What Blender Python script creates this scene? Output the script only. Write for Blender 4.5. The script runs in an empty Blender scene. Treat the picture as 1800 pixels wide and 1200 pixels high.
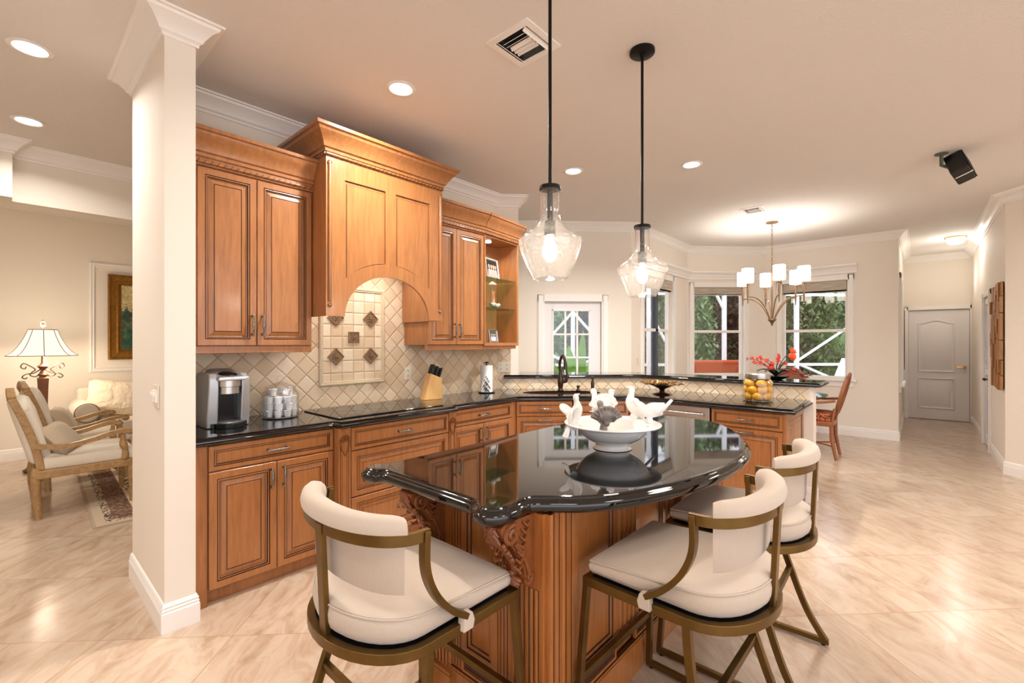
import bpy, bmesh, math, random
from mathutils import Vector, Matrix
from math import sin, cos, pi, radians, sqrt
random.seed(7)
S = bpy.context.scene
# ------------------------------------------------------------------ camera, world, exposure
TH = radians(41.8); CT, ST = cos(TH), sin(TH); CZ = 1.43
cd = bpy.data.cameras.new('camera'); cam = bpy.data.objects.new('camera', cd)
S.collection.objects.link(cam); S.camera = cam
cd.sensor_width = 36; cd.lens = 16; cd.shift_y = 2/1800; cd.clip_start = .05; cd.clip_end = 200
cam.location = (0, 0, CZ); cam.rotation_euler = (pi/2, 0, TH - pi/2)
S.view_settings.view_transform = 'Standard'; S.view_settings.look = 'None'
S.view_settings.gamma = 1; S.view_settings.exposure = 0.18; S.view_settings.use_curve_mapping = False
S.cycles.max_bounces = 10; S.cycles.diffuse_bounces = 5; S.cycles.glossy_bounces = 5
S.cycles.transmission_bounces = 8; S.cycles.transparent_max_bounces = 16
S.cycles.sample_clamp_indirect = 6; S.cycles.caustics_reflective = False; S.cycles.caustics_refractive = False
W = bpy.data.worlds.new('sky'); S.world = W; W.use_nodes = True
nt = W.node_tree; bg = nt.nodes['Background']
sk = nt.nodes.new('ShaderNodeTexSky'); sk.sky_type = 'HOSEK_WILKIE'; sk.turbidity = 4
sk.sun_direction = (-.3, -.6, .74)
mxw = nt.nodes.new('ShaderNodeMixRGB'); mxw.inputs[0].default_value = .6
nt.links.new(sk.outputs[0], mxw.inputs[1]); mxw.inputs[2].default_value = (.92, .93, 1, 1)
nt.links.new(mxw.outputs[0], bg.inputs[0]); bg.inputs[1].default_value = 3.4
CEIL = 3.05
WARM = (1, .945, .885)
DOWN_POWER = 34; OFF_POWER = 13; PEND_E = 110; SHADE_E = 7; FLOORLAMP_E = 4.5; LIV_POWER = 13

def down_lamp(name, loc, power, size, color, parent=None, spread=150):
    l = bpy.data.lights.new(name, 'AREA'); l.shape = 'DISK'; l.size = size; l.energy = power; l.color = color; l.spread = radians(spread)
    o = bpy.data.objects.new(name, l); S.collection.objects.link(o); o.location = loc
    if parent: o.parent = parent
    return o

# ------------------------------------------------------------------ helpers
def lin(c):
    return tuple(((x/255)/12.92 if x/255 <= .04045 else ((x/255+.055)/1.055)**2.4) for x in c)

def link(o, parent=None):
    S.collection.objects.link(o)
    if parent: o.parent = parent
    return o

def tag(o, label, cat, group=None, kind=None):
    if label: o['label'] = label
    if cat: o['category'] = cat
    if group: o['group'] = group
    if kind: o['kind'] = kind
    return o

def thing(name, label, cat, loc=(0, 0, 0), rz=0, group=None):
    o = bpy.data.objects.new(name, None); link(o); o.empty_display_size = .05
    o.location = loc; o.rotation_euler = (0, 0, rz)
    return tag(o, label, cat, group)

def copy_tree(o, parent=None):
    c = o.copy(); S.collection.objects.link(c); c.parent = parent
    for ch in list(o.children): copy_tree(ch, c)
    return c

def fill2d(outer, holes):
    bm = bmesh.new(); es = []
    for loop in [outer]+list(holes):
        vs = [bm.verts.new((p[0], p[1], 0)) for p in loop]
        for i in range(len(vs)): es.append(bm.edges.new((vs[i], vs[(i+1) % len(vs)])))
    bmesh.ops.triangle_fill(bm, edges=es, use_beauty=True, normal=(0, 0, 1))
    bm.verts.index_update()
    r = ([(v.co.x, v.co.y) for v in bm.verts], [[v.index for v in f.verts] for f in bm.faces]); bm.free()
    return r

class B:
    def __init__(s, M=None): s.v = []; s.f = []; s.m = []; s.mi = 0; s.M = M or Matrix.Identity(4)
    def add(s, vs, fs, mis=None):
        n = len(s.v); s.v += [s.M @ Vector(p) for p in vs]
        for k, f in enumerate(fs):
            s.f.append([i+n for i in f]); s.m.append(s.mi if mis is None else mis[k])
        return s
    def box(s, x0, x1, y0, y1, z0, z1):
        return s.add([(x0, y0, z0), (x1, y0, z0), (x1, y1, z0), (x0, y1, z0), (x0, y0, z1), (x1, y0, z1), (x1, y1, z1), (x0, y1, z1)],
                     [(3, 2, 1, 0), (4, 5, 6, 7), (0, 1, 5, 4), (1, 2, 6, 5), (2, 3, 7, 6), (3, 0, 4, 7)])
    def cbox(s, c, d, R=None):
        M0 = s.M; s.M = M0 @ Matrix.Translation(c) @ (R or Matrix.Identity(4))
        s.box(-d[0]/2, d[0]/2, -d[1]/2, d[1]/2, -d[2]/2, d[2]/2); s.M = M0; return s
    def prism(s, poly, z0, z1):
        n = len(poly)
        return s.add([(p[0], p[1], z0) for p in poly]+[(p[0], p[1], z1) for p in poly],
                     [list(range(n))[::-1], list(range(n, 2*n))]+[(i, (i+1) % n, n+(i+1) % n, n+i) for i in range(n)])
    def prismy(s, poly, y0, y1):   # poly in x,z
        n = len(poly)
        return s.add([(p[0], y0, p[1]) for p in poly]+[(p[0], y1, p[1]) for p in poly],
                     [list(range(n)), list(range(n, 2*n))[::-1]]+[((i+1) % n, i, n+i, n+(i+1) % n) for i in range(n)])
    def prismx(s, poly, x0, x1):   # poly in y,z
        n = len(poly)
        return s.add([(x0, p[0], p[1]) for p in poly]+[(x1, p[0], p[1]) for p in poly],
                     [list(range(n))[::-1], list(range(n, 2*n))]+[(i, (i+1) % n, n+(i+1) % n, n+i) for i in range(n)])
    def platey(s, outer, holes, y0, y1):
        vs, fs = fill2d(outer, holes)
        s.add([(p[0], y0, p[1]) for p in vs], fs); s.add([(p[0], y1, p[1]) for p in vs], [f[::-1] for f in fs])
        for L in [outer]+list(holes):
            n = len(L); s.add([(p[0], y0, p[1]) for p in L]+[(p[0], y1, p[1]) for p in L], [(i, (i+1) % n, n+(i+1) % n, n+i) for i in range(n)])
        return s
    def loft(s, secs, caps=True, ring=False, loop=True, mis=None):
        n = len(secs[0]); m = len(secs); vs = [p for q in secs for p in q]; fs = []; ms = []
        for j in range(m if ring else m-1):
            a = j*n; b = ((j+1) % m)*n
            for i in range(n if loop else n-1):
                k = (i+1) % n; fs.append((a+i, a+k, b+k, b+i)); ms.append(mis[j] if mis else s.mi)
        if caps and not ring:
            fs += [list(range(n))[::-1], list(range((m-1)*n, m*n))]; ms += [ms[0] if ms else s.mi, ms[-1] if ms else s.mi]
        return s.add(vs, fs, ms)
    def lathe(s, prof, c=(0, 0, 0), seg=24, a0=0, full=True):
        secs = [[(c[0]+r*cos(2*pi*i/seg), c[1]+r*sin(2*pi*i/seg), c[2]+z) for i in range(seg)] for r, z in prof]
        return s.loft(secs)
    def tube(s, path, r, seg=8, closed=False):
        P = [Vector(p) for p in path]; n = len(P); secs = []; N = None
        for i in range(n):
            if closed: T = P[(i+1) % n]-P[i-1]
            else: T = P[min(i+1, n-1)]-P[max(i-1, 0)]
            T.normalize() if T.length > 1e-9 else None
            if N is None:
                N = T.orthogonal().normalized()
            N = (N-T*N.dot(T))
            N = N.normalized() if N.length > 1e-6 else T.orthogonal().normalized()
            Bn = T.cross(N); rr = r[i] if isinstance(r, (list, tuple)) else r
            secs.append([P[i]+(N*cos(2*pi*k/seg)+Bn*sin(2*pi*k/seg))*rr for k in range(seg)])
        return s.loft(secs, ring=closed)
    def bar(s, path, w, h, ref=(0, 0, 1), closed=False):
        """rectangular section swept: w sideways, h along ref"""
        P = [Vector(p) for p in path]; n = len(P); secs = []; R = Vector(ref)
        for i in range(n):
            if closed: A = (P[i]-P[i-1]).normalized(); C = (P[(i+1) % n]-P[i]).normalized()
            else:
                A = (P[i]-P[i-1]).normalized() if i else (P[1]-P[0]).normalized()
                C = (P[i+1]-P[i]).normalized() if i < n-1 else A
            T = (A+C).normalized(); k = 1/max(.5, T.dot(A))
            Sd = T.cross(R).normalized(); U = Sd.cross(T).normalized()
            Nn = (C-A)
            a = w/2; b = h/2
            if Nn.length > 1e-4:
                Nn.normalize()
                if abs(Nn.dot(Sd)) > .7: a *= k
                elif abs(Nn.dot(U)) > .7: b *= k
            secs.append([P[i]+Sd*x*a+U*y*b for x, y in ((-1, -1), (1, -1), (1, 1), (-1, 1))])
        return s.loft(secs, ring=closed)
    def mould(s, path, prof, closed=False, mi=None):
        """prof (n,z): n offsets to the RIGHT of the travel direction; path (x,y,z)"""
        P = [Vector(p) for p in path]; n = len(P); secs = []
        for i in range(n):
            d1 = (P[i]-P[i-1]) if (i or closed) else (P[1]-P[0])
            d2 = (P[(i+1) % n]-P[i]) if (i < n-1 or closed) else d1
            d1 = Vector((d1.x, d1.y)).normalized(); d2 = Vector((d2.x, d2.y)).normalized()
            n1 = Vector((d1.y, -d1.x)); n2 = Vector((d2.y, -d2.x)); m = (n1+n2)
            m = m/max(.3, m.dot(n1)) if m.length > 1e-6 else n1
            secs.append([(P[i].x+m.x*a, P[i].y+m.y*a, P[i].z+z) for a, z in prof])
        return s.loft(secs, ring=closed)
    def ball(s, c, r, seg=12, rings=8, M=None):
        r = (r, r, r) if not isinstance(r, (tuple, list)) else r
        M0 = s.M; s.M = M0 @ Matrix.Translation(c) @ (M or Matrix.Identity(4))
        secs = [[(r[0]*sin(a)*cos(2*pi*i/seg), r[1]*sin(a)*sin(2*pi*i/seg), -r[2]*cos(a)) for i in range(seg)]
                for a in [max(.03, min(pi-.03, pi*j/rings)) for j in range(rings+1)]]
        s.loft(secs); s.M = M0; return s
    def panel(s, x0, x1, z0, z1, y, prof):
        """nested rectangle front facing -y; prof = (inset, dy, mat index of the band leading to it)"""
        secs = [[(x0+a, y-d, z0+a), (x1-a, y-d, z0+a), (x1-a, y-d, z1-a), (x0+a, y-d, z1-a)] for a, d, _ in prof]
        n = s.mi; s.loft(secs, mis=[p[2] for p in prof[1:]]); return s
    def build(s, name, mats, parent=None, smooth=None, bevel=0, loc=None, rz=0, seg=2):
        me = bpy.data.meshes.new(name); me.from_pydata([tuple(v) for v in s.v], [], s.f)
        for m in (mats if isinstance(mats, (list, tuple)) else [mats]): me.materials.append(m)
        me.polygons.foreach_set('material_index', [min(k, len(me.materials)-1) for k in s.m])
        me.validate()
        bm = bmesh.new(); bm.from_mesh(me); bmesh.ops.recalc_face_normals(bm, faces=bm.faces); bm.to_mesh(me); bm.free()
        me.update()
        if smooth is not None or bevel:
            me.polygons.foreach_set('use_smooth', [True]*len(me.polygons))
            me.set_sharp_from_angle(angle=radians(smooth or 35))
        o = bpy.data.objects.new(name, me); link(o, parent)
        if loc: o.location = loc
        if rz: o.rotation_euler = (0, 0, rz)
        if bevel:
            b = o.modifiers.new('bevel', 'BEVEL'); b.width = bevel; b.segments = seg; b.limit_method = 'ANGLE'; b.angle_limit = radians(40); b.harden_normals = True
        return o

def Rz(a): return Matrix.Rotation(a, 4, 'Z')
def Rx(a): return Matrix.Rotation(a, 4, 'X')
def Ry(a): return Matrix.Rotation(a, 4, 'Y')
def T(*p): return Matrix.Translation(p)
def spline(pts, n=6, closed=False):
    P = [Vector(p) for p in pts]; N = len(P); out = []
    for i in range(N if closed else N-1):
        p0 = P[(i-1) % N] if closed or i else P[0]; p1 = P[i]; p2 = P[(i+1) % N]; p3 = P[(i+2) % N] if closed or i < N-2 else P[N-1]
        for k in range(n):
            t = k/n; out.append(.5*((2*p1)+(p2-p0)*t+(2*p0-5*p1+4*p2-p3)*t*t+(3*p1-p0-3*p2+p3)*t**3))
    if not closed: out.append(P[-1])
    return out
def struct(b, name, mats, **k):
    o = b.build(name, mats, **k); o['kind'] = 'structure'; return o

# ------------------------------------------------------------------ materials
class N:
    def __init__(s, name, col=(200, 200, 200), rough=.5, metal=0, spec=.5, **kw):
        s.mat = bpy.data.materials.new(name); s.mat.use_nodes = True; s.t = s.mat.node_tree; s.p = s.t.nodes['Principled BSDF']
        s.p.inputs['Base Color'].default_value = (*lin(col), 1); s.p.inputs['Roughness'].default_value = rough
        s.p.inputs['Metallic'].default_value = metal; s.p.inputs['Specular IOR Level'].default_value = spec
        for k, v in kw.items(): s.p.inputs[k.replace('_', ' ')].default_value = v
        s.c = None
    def n(s, typ, **kw):
        x = s.t.nodes.new('ShaderNode'+typ)
        for k, v in kw.items():
            if hasattr(x, k): setattr(x, k, v)
            else: x.inputs[k.replace('_', ' ')].default_value = v
        return x
    def l(s, a, b): s.t.links.new(a, b)
    def coord(s, scale=(1, 1, 1), rot=(0, 0, 0), loc=(0, 0, 0)):
        tc = s.n('TexCoord'); mp = s.n('Mapping'); mp.inputs['Scale'].default_value = scale; mp.inputs['Rotation'].default_value = rot; mp.inputs['Location'].default_value = loc
        s.l(tc.outputs['Object'], mp.inputs[0]); return mp.outputs[0]
    def noise(s, vec, scale=5, detail=4, rough=.55, dist=0):
        x = s.n('TexNoise'); x.inputs['Scale'].default_value = scale; x.inputs['Detail'].default_value = detail; x.inputs['Roughness'].default_value = rough; x.inputs['Distortion'].default_value = dist
        if vec: s.l(vec, x.inputs['Vector'])
        return x.outputs['Fac']
    def ramp(s, fac, stops):
        x = s.n('ValToRGB'); e = x.color_ramp.elements
        while len(e) < len(stops): e.new(.5)
        for i, (p, c) in enumerate(stops): e[i].position = p; e[i].color = (*lin(c), 1)
        s.l(fac, x.inputs[0]); return x.outputs[0]
    def m(s, op, a, b=None, c=None):
        x = s.n('Math'); x.operation = op
        for i, v in enumerate((a, b, c)):
            if v is None: continue
            if isinstance(v, (int, float)): x.inputs[i].default_value = v
            else: s.l(v, x.inputs[i])
        return x.outputs[0]
    def mix(s, f, a, b, mode='MIX'):
        x = s.n('MixRGB'); x.blend_type = mode
        for i, v in enumerate((f, a, b)):
            if isinstance(v, (int, float)): x.inputs[i].default_value = v
            elif isinstance(v, tuple): x.inputs[i].default_value = (*lin(v), 1)
            else: s.l(v, x.inputs[i])
        return x.outputs[0]
    def base(s, c): s.l(c, s.p.inputs['Base Color']); return s
    def bump(s, h, strength=.2, dist=.01):
        x = s.n('Bump'); x.inputs['Strength'].default_value = strength; x.inputs['Distance'].default_value = dist
        s.l(h, x.inputs['Height']); s.l(x.outputs[0], s.p.inputs['Normal']); return s

def simple(name, col, rough=.5, metal=0, bump=None, var=None, **kw):
    a = N(name, col, rough, metal, **kw)
    if bump: a.bump(a.noise(a.coord(), bump[0], 3), bump[1], bump[2] if len(bump) > 2 else .01)
    if var:
        c2 = tuple(max(0, min(255, x*var[1])) for x in col)
        a.base(a.mix(a.noise(a.coord(), var[0], 3), tuple(col), c2))
    return a.mat

WALL = simple('wall_paint', (238, 229, 215), .7, bump=(220, .08, .003))
WHITE = simple('white_trim_paint', (244, 240, 234), .35)
CEILM = simple('ceiling_texture', (232, 227, 221), .85, bump=(70, .5, .006))
DOORM = simple('white_door_paint', (236, 232, 232), .4)

def wood(name, c1, c2, rough=.32, scale=(14, 14, 1.2), coat=.25):
    a = N(name, c1, rough, Coat_Weight=coat, Coat_Roughness=.15)
    v = a.coord(scale); n1 = a.noise(v, 3.2, 5, .6, .6); n2 = a.noise(a.coord((3, 3, 1.5)), 2.2, 3)
    c = a.ramp(n1, [(.3, c2), (.7, c1)]); c3 = tuple(min(255, x*1.12) for x in c1)
    a.base(a.mix(a.m('MULTIPLY', n2, .55), c, c3)); a.bump(n1, .06, .002); return a.mat
CAB = wood('honey_maple_wood', (168, 112, 66), (130, 82, 44))
CABU = CAB
GLAZE = simple('dark_brown_glaze', (72, 38, 18), .5)
CABI = wood('island_maple_wood', (168, 104, 50), (126, 72, 30))
CORB = simple('carved_stained_wood', (150, 84, 40), .38, var=(40, .6))
GOLDW = wood('carved_giltwood', (176, 140, 92), (116, 84, 48), .5, (10, 10, 10), 0)
DWOOD = wood('dining_chair_wood', (150, 88, 44), (100, 52, 24), .35)
BLOCK = wood('light_bamboo', (214, 170, 108), (190, 142, 84), .45)

def granite():
    a = N('black_granite', (14, 13, 13), .04, spec=.62, Coat_Weight=.3, Coat_Roughness=.02)
    v = a.coord(); vo = a.n('TexVoronoi'); vo.inputs['Scale'].default_value = 130; a.l(v, vo.inputs['Vector'])
    n = a.noise(v, 60, 4, .7); n2 = a.noise(v, 9, 3)
    m = a.m('MULTIPLY', a.m('GREATER_THAN', n, .635), a.m('LESS_THAN', vo.outputs['Distance'], .42))
    c = a.mix(n2, (84, 62, 46), (86, 84, 84))
    a.base(a.mix(m, (9, 8, 9), c)); return a.mat
GRAN = granite()

def tile_nodes(a, u, v, size, grout):
    """returns grout mask, edge softness, per-tile random; u,v are sockets in metres"""
    def cell(x):
        q = a.m('DIVIDE', x, size); f = a.m('FRACT', q); d = a.m('MINIMUM', f, a.m('SUBTRACT', 1, f)); return q, a.m('MULTIPLY', d, size)
    qu, du = cell(u); qv, dv = cell(v); d = a.m('MINIMUM', du, dv)
    cx = a.n('CombineXYZ'); a.l(a.m('FLOOR', qu), cx.inputs[0]); a.l(a.m('FLOOR', qv), cx.inputs[1])
    wn = a.n('TexWhiteNoise'); a.l(cx.outputs[0], wn.inputs['Vector'])
    return d, wn

def floor_mat():
    a = N('travertine_floor', (225, 200, 172), .16, spec=.5, Coat_Weight=.3, Coat_Roughness=.16)
    tc = a.n('TexCoord'); sx = a.n('SeparateXYZ'); a.l(tc.outputs['Object'], sx.inputs[0])
    x = a.m('SUBTRACT', sx.outputs[0], 2.927); y = a.m('SUBTRACT', sx.outputs[1], .317)
    u = a.m('MULTIPLY', a.m('ADD', x, y), .70711); v = a.m('MULTIPLY', a.m('SUBTRACT', x, y), .70711)
    d, wn = tile_nodes(a, u, v, .6167, .002)
    # veining, shifted and stretched per tile
    cb = a.n('CombineXYZ'); a.l(a.m('ADD', u, a.m('MULTIPLY', wn.outputs['Value'], 7)), cb.inputs[0]); a.l(a.m('ADD', v, a.m('MULTIPLY', wn.outputs['Value'], 13)), cb.inputs[1])
    mp = a.n('Mapping'); mp.inputs['Rotation'].default_value = (0, 0, radians(40)); mp.inputs['Scale'].default_value = (1.2, 3.0, 1); a.l(cb.outputs[0], mp.inputs[0])
    n1 = a.noise(mp.outputs[0], 2.5, 7, .68, 1.3); n2 = a.noise(mp.outputs[0], 9, 5, .65)
    c = a.ramp(n1, [(.30, (184, 148, 116)), (.43, (218, 188, 156)), (.55, (233, 211, 186)), (.72, (240, 224, 204))])
    c = a.mix(a.m('MULTIPLY', n2, .45), c, (206, 176, 146))
    c = a.mix(.5, c, a.mix(wn.outputs['Value'], (216, 190, 162), (240, 226, 206)), 'MULTIPLY')
    c = a.mix(.0, c, c)
    hs = a.n('HueSaturation'); hs.inputs['Value'].default_value = .83; hs.inputs['Saturation'].default_value = .82; a.l(c, hs.inputs['Color'])
    g = a.m('LESS_THAN', d, .0022); a.base(a.mix(g, hs.outputs[0], (170, 138, 108)))
    pits = a.m('GREATER_THAN', a.noise(a.coord(), 55, 2, .5), .74)
    a.l(a.m('ADD', .15, a.m('MULTIPLY', n2, .16)), a.p.inputs['Roughness'])
    h = a.m('SUBTRACT', a.m('MINIMUM', a.m('MULTIPLY', d, 300), 1), a.m('MULTIPLY', pits, .3)); a.bump(h, .12, .002)
    return a.mat
FLOOR = floor_mat()

def splash_mat(name, size, diag, light=1.0):
    a = N(name, (225, 205, 175), .45)
    tc = a.n('TexCoord'); sx = a.n('SeparateXYZ'); a.l(tc.outputs['Object'], sx.inputs[0])
    x, z = sx.outputs[0], sx.outputs[2]
    wob = a.noise(a.coord(), 45, 3); wo = a.m('MULTIPLY', a.m('SUBTRACT', wob, .5), .006)
    if diag: u = a.m('MULTIPLY', a.m('ADD', x, z), .70711); v = a.m('MULTIPLY', a.m('SUBTRACT', x, z), .70711)
    else: u, v = x, z
    d, wn = tile_nodes(a, a.m('ADD', u, wo), a.m('ADD', v, wo), size, .003)
    n = a.noise(a.coord(), 28, 5, .65); col = a.ramp(wn.outputs['Value'], [(0, (212, 186, 150)), (.5, (230, 208, 176)), (1, (246, 230, 204))])
    col = a.mix(a.m('MULTIPLY', n, .5), col, (214, 186, 152))
    g = a.m('LESS_THAN', d, .0022); a.base(a.mix(g, col, (184, 160, 130)))  # grout tone also darkened for the shadow along tile edges
    h = a.m('ADD', a.m('MINIMUM', a.m('MULTIPLY', d, 110), 1), a.m('MULTIPLY', n, .25)); a.bump(h, .55, .006); return a.mat
SPL = splash_mat('tumbled_diamond_tile', .1045, True)
SPQ = splash_mat('tumbled_square_tile', .098, False)
STONE = simple('travertine_moulding', (226, 206, 172), .5, var=(30, .84))
BRONZE_T = simple('bronze_relief_tile', (168, 134, 98), .4, .25, var=(140, .55))

STEEL = simple('brushed_steel', (190, 186, 182), .28, .95)
STEELL = simple('silver_plastic', (176, 176, 178), .35, .7)
PEWTER = simple('pewter_handle', (176, 168, 158), .3, 1.0, var=(90, .35))
BLACKP = simple('black_plastic', (14, 14, 16), .25)
BLACKM = simple('oil_rubbed_black_metal', (20, 16, 14), .4, .6)
FAUC = simple('dark_bronze_metal', (78, 66, 58), .22, .95)
BRASS = simple('antique_brass_frame', (128, 98, 50), .34, .85, var=(14, .72))
NICK = simple('champagne_bronze', (158, 128, 98), .32, .9)
BRASSP = simple('polished_brass', (206, 170, 96), .2, 1)
CHROME = simple('chrome', (220, 220, 222), .1, 1)
def fabric(name, c, sc=420, st=.25):
    a = N(name, c, .9, spec=.2, Sheen_Weight=.25)
    w1 = a.noise(a.coord((1, 1, 14)), sc/6, 2); w2 = a.noise(a.coord((14, 14, 1)), sc/14, 2); s = a.m('ADD', w1, w2)
    a.base(a.mix(a.m('MULTIPLY', w2, .5), tuple(c), tuple(x*.86 for x in c))); a.bump(s, st, .0015); return a.mat
LINEN = fabric('oatmeal_linen', (202, 185, 167))
CREAM = fabric('cream_upholstery', (232, 220, 200))
CUSH = fabric('taupe_velvet', (196, 176, 150))
PORC = simple('white_glazed_porcelain', (240, 237, 232), .12, Coat_Weight=.5)
GREYP = simple('grey_glazed_ceramic', (150, 138, 128), .35, var=(50, .7))
LEMON = simple('lemon_peel', (244, 178, 30), .4, bump=(120, .25, .002), var=(8, .88))
PAPER = simple('white_paper', (240, 238, 234), .8)
CUPM = simple('white_pod_plastic', (240, 240, 240), .4)
OUTLET = simple('ivory_plastic', (236, 226, 206), .4)
GREEN1 = simple('leaf_green', (146, 166, 108), .6, var=(3, .6))
GREEN2 = simple('leaf_dark_green', (104, 128, 88), .6, var=(3, 1.4))
GREEN3 = simple('banana_leaf', (120, 176, 60), .4, var=(9, .8))
BARK = simple('bark', (92, 66, 48), .8)
REDFL = simple('red_orchid', (170, 44, 26), .5, var=(60, 1.4)); ORFL = simple('orange_orchid', (244, 90, 30), .5)
STEM = simple('dark_green_stem', (30, 44, 26), .5)
GILT = simple('gilded_frame', (178, 122, 40), .4, .55, var=(30, .5))
RUST = simple('rust_orange_fabric', (184, 84, 40), .8)
DECK = simple('pool_deck_pavers', (200, 190, 176), .8, var=(3, .85))
ALUM = simple('white_aluminium', (244, 246, 250), .4)
WOVEN = None
def woven():
    a = N('woven_grass_shade', (186, 172, 152), .8); n = a.noise(a.coord((1, 1, 60)), 6, 3)
    a.base(a.ramp(n, [(.35, (150, 136, 116)), (.65, (214, 204, 188))])); a.bump(n, .5, .003); return a.mat
WOVEN = woven()

def glass(name, tint=(255, 255, 255), gl=.06, seeds=0, edge=.75, body=0.0):
    """thin sheet glass: mostly clear, mirror-like toward grazing angles, optional trapped air seeds"""
    a = N(name); t = a.t; t.nodes.remove(a.p)
    tr = a.n('BsdfTransparent'); tr.inputs[0].default_value = (*lin(tint), 1); go = a.n('BsdfGlossy'); go.inputs['Roughness'].default_value = .03
    fr = a.n('LayerWeight'); fr.inputs['Blend'].default_value = .35
    f = a.m('ADD', gl, a.m('MULTIPLY', a.m('POWER', fr.outputs['Facing'], 2.2), edge))
    mx = a.n('MixShader'); a.l(tr.outputs[0], mx.inputs[1]); a.l(go.outputs[0], mx.inputs[2])
    out = t.nodes['Material Output']; last = mx.outputs[0]
    if seeds:
        v = a.coord(); vo = a.n('TexVoronoi'); vo.inputs['Scale'].default_value = seeds; a.l(v, vo.inputs['Vector'])
        sd = a.m('LESS_THAN', vo.outputs['Distance'], .3); n = a.noise(v, 14, 2)
        f = a.m('MINIMUM', 1, a.m('ADD', f, a.m('MULTIPLY', sd, .35)))
        b = a.n('Bump'); b.inputs['Strength'].default_value = .8; b.inputs['Distance'].default_value = .004; a.l(a.m('ADD', n, a.m('MULTIPLY', sd, .3)), b.inputs['Height']); a.l(b.outputs[0], go.inputs['Normal'])
        df = a.n('BsdfTranslucent'); df.inputs[0].default_value = (1, 1, 1, 1)
        m2 = a.n('MixShader'); a.l(a.m('ADD', body, a.m('MULTIPLY', sd, .13)), m2.inputs[0]); a.l(last, m2.inputs[1]); a.l(df.outputs[0], m2.inputs[2]); last = m2.outputs[0]
    a.l(f, mx.inputs[0]); a.l(last, out.inputs[0]); return a.mat
PANE = glass('window_glass', gl=.05, edge=.5)
JARG = glass('clear_jar_glass', gl=.04, edge=.85)
SEED = glass('seeded_pendant_glass', gl=.05, seeds=300, edge=.9, body=.006)
SHELFG = glass('green_shelf_glass', (205, 235, 225), gl=.1, edge=.7)
def emit(name, col, e):
    a = N(name); a.t.nodes.remove(a.p); x = a.n('Emission'); x.inputs[0].default_value = (*col, 1); x.inputs[1].default_value = e
    a.l(x.outputs[0], a.t.nodes['Material Output'].inputs[0]); return a.mat
BULB = emit('glowing_filament_bulb', (1, .86, .68), PEND_E)
LENS = emit('lit_downlight_lens', (1, .93, .84), 12)
CSHADE = emit('lit_opal_shade', (1, .90, .80), SHADE_E)
FSHADE = emit('lit_silk_lamp_shade', (1, .86, .68), 1.15)
# ------------------------------------------------------------------ the setting
def frame_M(p, q):
    """local x runs p->q, local +y points to the LEFT of travel (into the wall), z up"""
    a = math.atan2(q[1]-p[1], q[0]-p[0]); return T(p[0], p[1], 0) @ Rz(a), sqrt((q[0]-p[0])**2+(q[1]-p[1])**2)
def wall(name, p, q, openings=(), z0=0, z1=CEIL, th=.12, mat=WALL, e0=0, e1=0):
    M, L = frame_M(p, q); b = B(M); u = -e0
    for (a0, a1, h0, h1) in sorted(openings):
        b.box(u, a0, 0, th, z0, z1)
        if h0 > z0: b.box(a0, a1, 0, th, z0, h0)
        if h1 < z1: b.box(a0, a1, 0, th, h1, z1)
        u = a1
    b.box(u, L+e1, 0, th, z0, z1)
    return struct(b, name, mat)
CROWN = [(a_*.96, z_*.88) for a_, z_ in [(0, -.125), (.012, -.125), (.014, -.108), (.028, -.098), (.034, -.082), (.062, -.042), (.088, -.026), (.094, -.012), (.108, -.010), (.112, 0), (0, 0)]]
BASE = [(0, 0), (.016, 0), (.016, .095), (.012, .102), (.014, .110), (.010, .118), (.012, .126), (.006, .138), (0, .142)]
def crown(name, path, z=CEIL, closed=False, prof=CROWN): return struct(B().mould([(*p, z) for p in path], prof, closed), name, WHITE, smooth=25)
def basebd(name, path, closed=False): return struct(B().mould([(*p, 0) for p in path], BASE, closed), name, WHITE, smooth=25)

# floor and ceiling
b = B(); b.prism([(-3.5, -5), (12.2, -5), (12.2, .2), (8.8, .35), (8.8, 2.05), (7.82, 3.05), (5.6, 3.1), (5.0, 3.78), (4.1, 4.7), (3.1, 4.7), (3.1, 8.4), (-3.5, 8.4)], -.1, 0); struct(b, 'floor', FLOOR)
b = B(); b.prism([(-3.5, -5), (12.2, -5), (12.2, .3), (8.8, .35), (8.8, 2.05), (7.82, 3.05), (5.75, 3.1), (5.0, 3.78), (4.1, 4.75), (3.1, 4.75), (3.1, 8.4), (-3.5, 8.4)], CEIL, CEIL+.12); struct(b, 'ceiling', CEILM)

# wing wall beside the cabinets, full-height kitchen wall and its angled end
WX0, WX1, WY0, KY = .53, .66, 2.77, 3.50
b = B(); b.box(WX0, WX1, WY0, 3.60, 0, CEIL); struct(b, 'wall_wing', WALL)
K1 = (3.66, KY); K2 = (3.83, 3.33)
b = B(); b.prism([(WX1, KY), (K1[0], KY), K2, (K2[0]+.085, K2[1]+.085), (K1[0]+.05, KY+.12), (WX1, KY+.12)], 0, CEIL); struct(b, 'wall_kitchen', WALL)
crown('trim_1', [(WX1, 3.60), (WX0, 3.60), (WX0, WY0), (WX1, WY0), (WX1, KY), K1, K2, (K2[0]+.085, K2[1]+.085)])
basebd('baseboard_wing', [(WX1, 3.60), (WX0, 3.60), (WX0, WY0), (WX1, WY0), (WX1, 2.80)])

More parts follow.
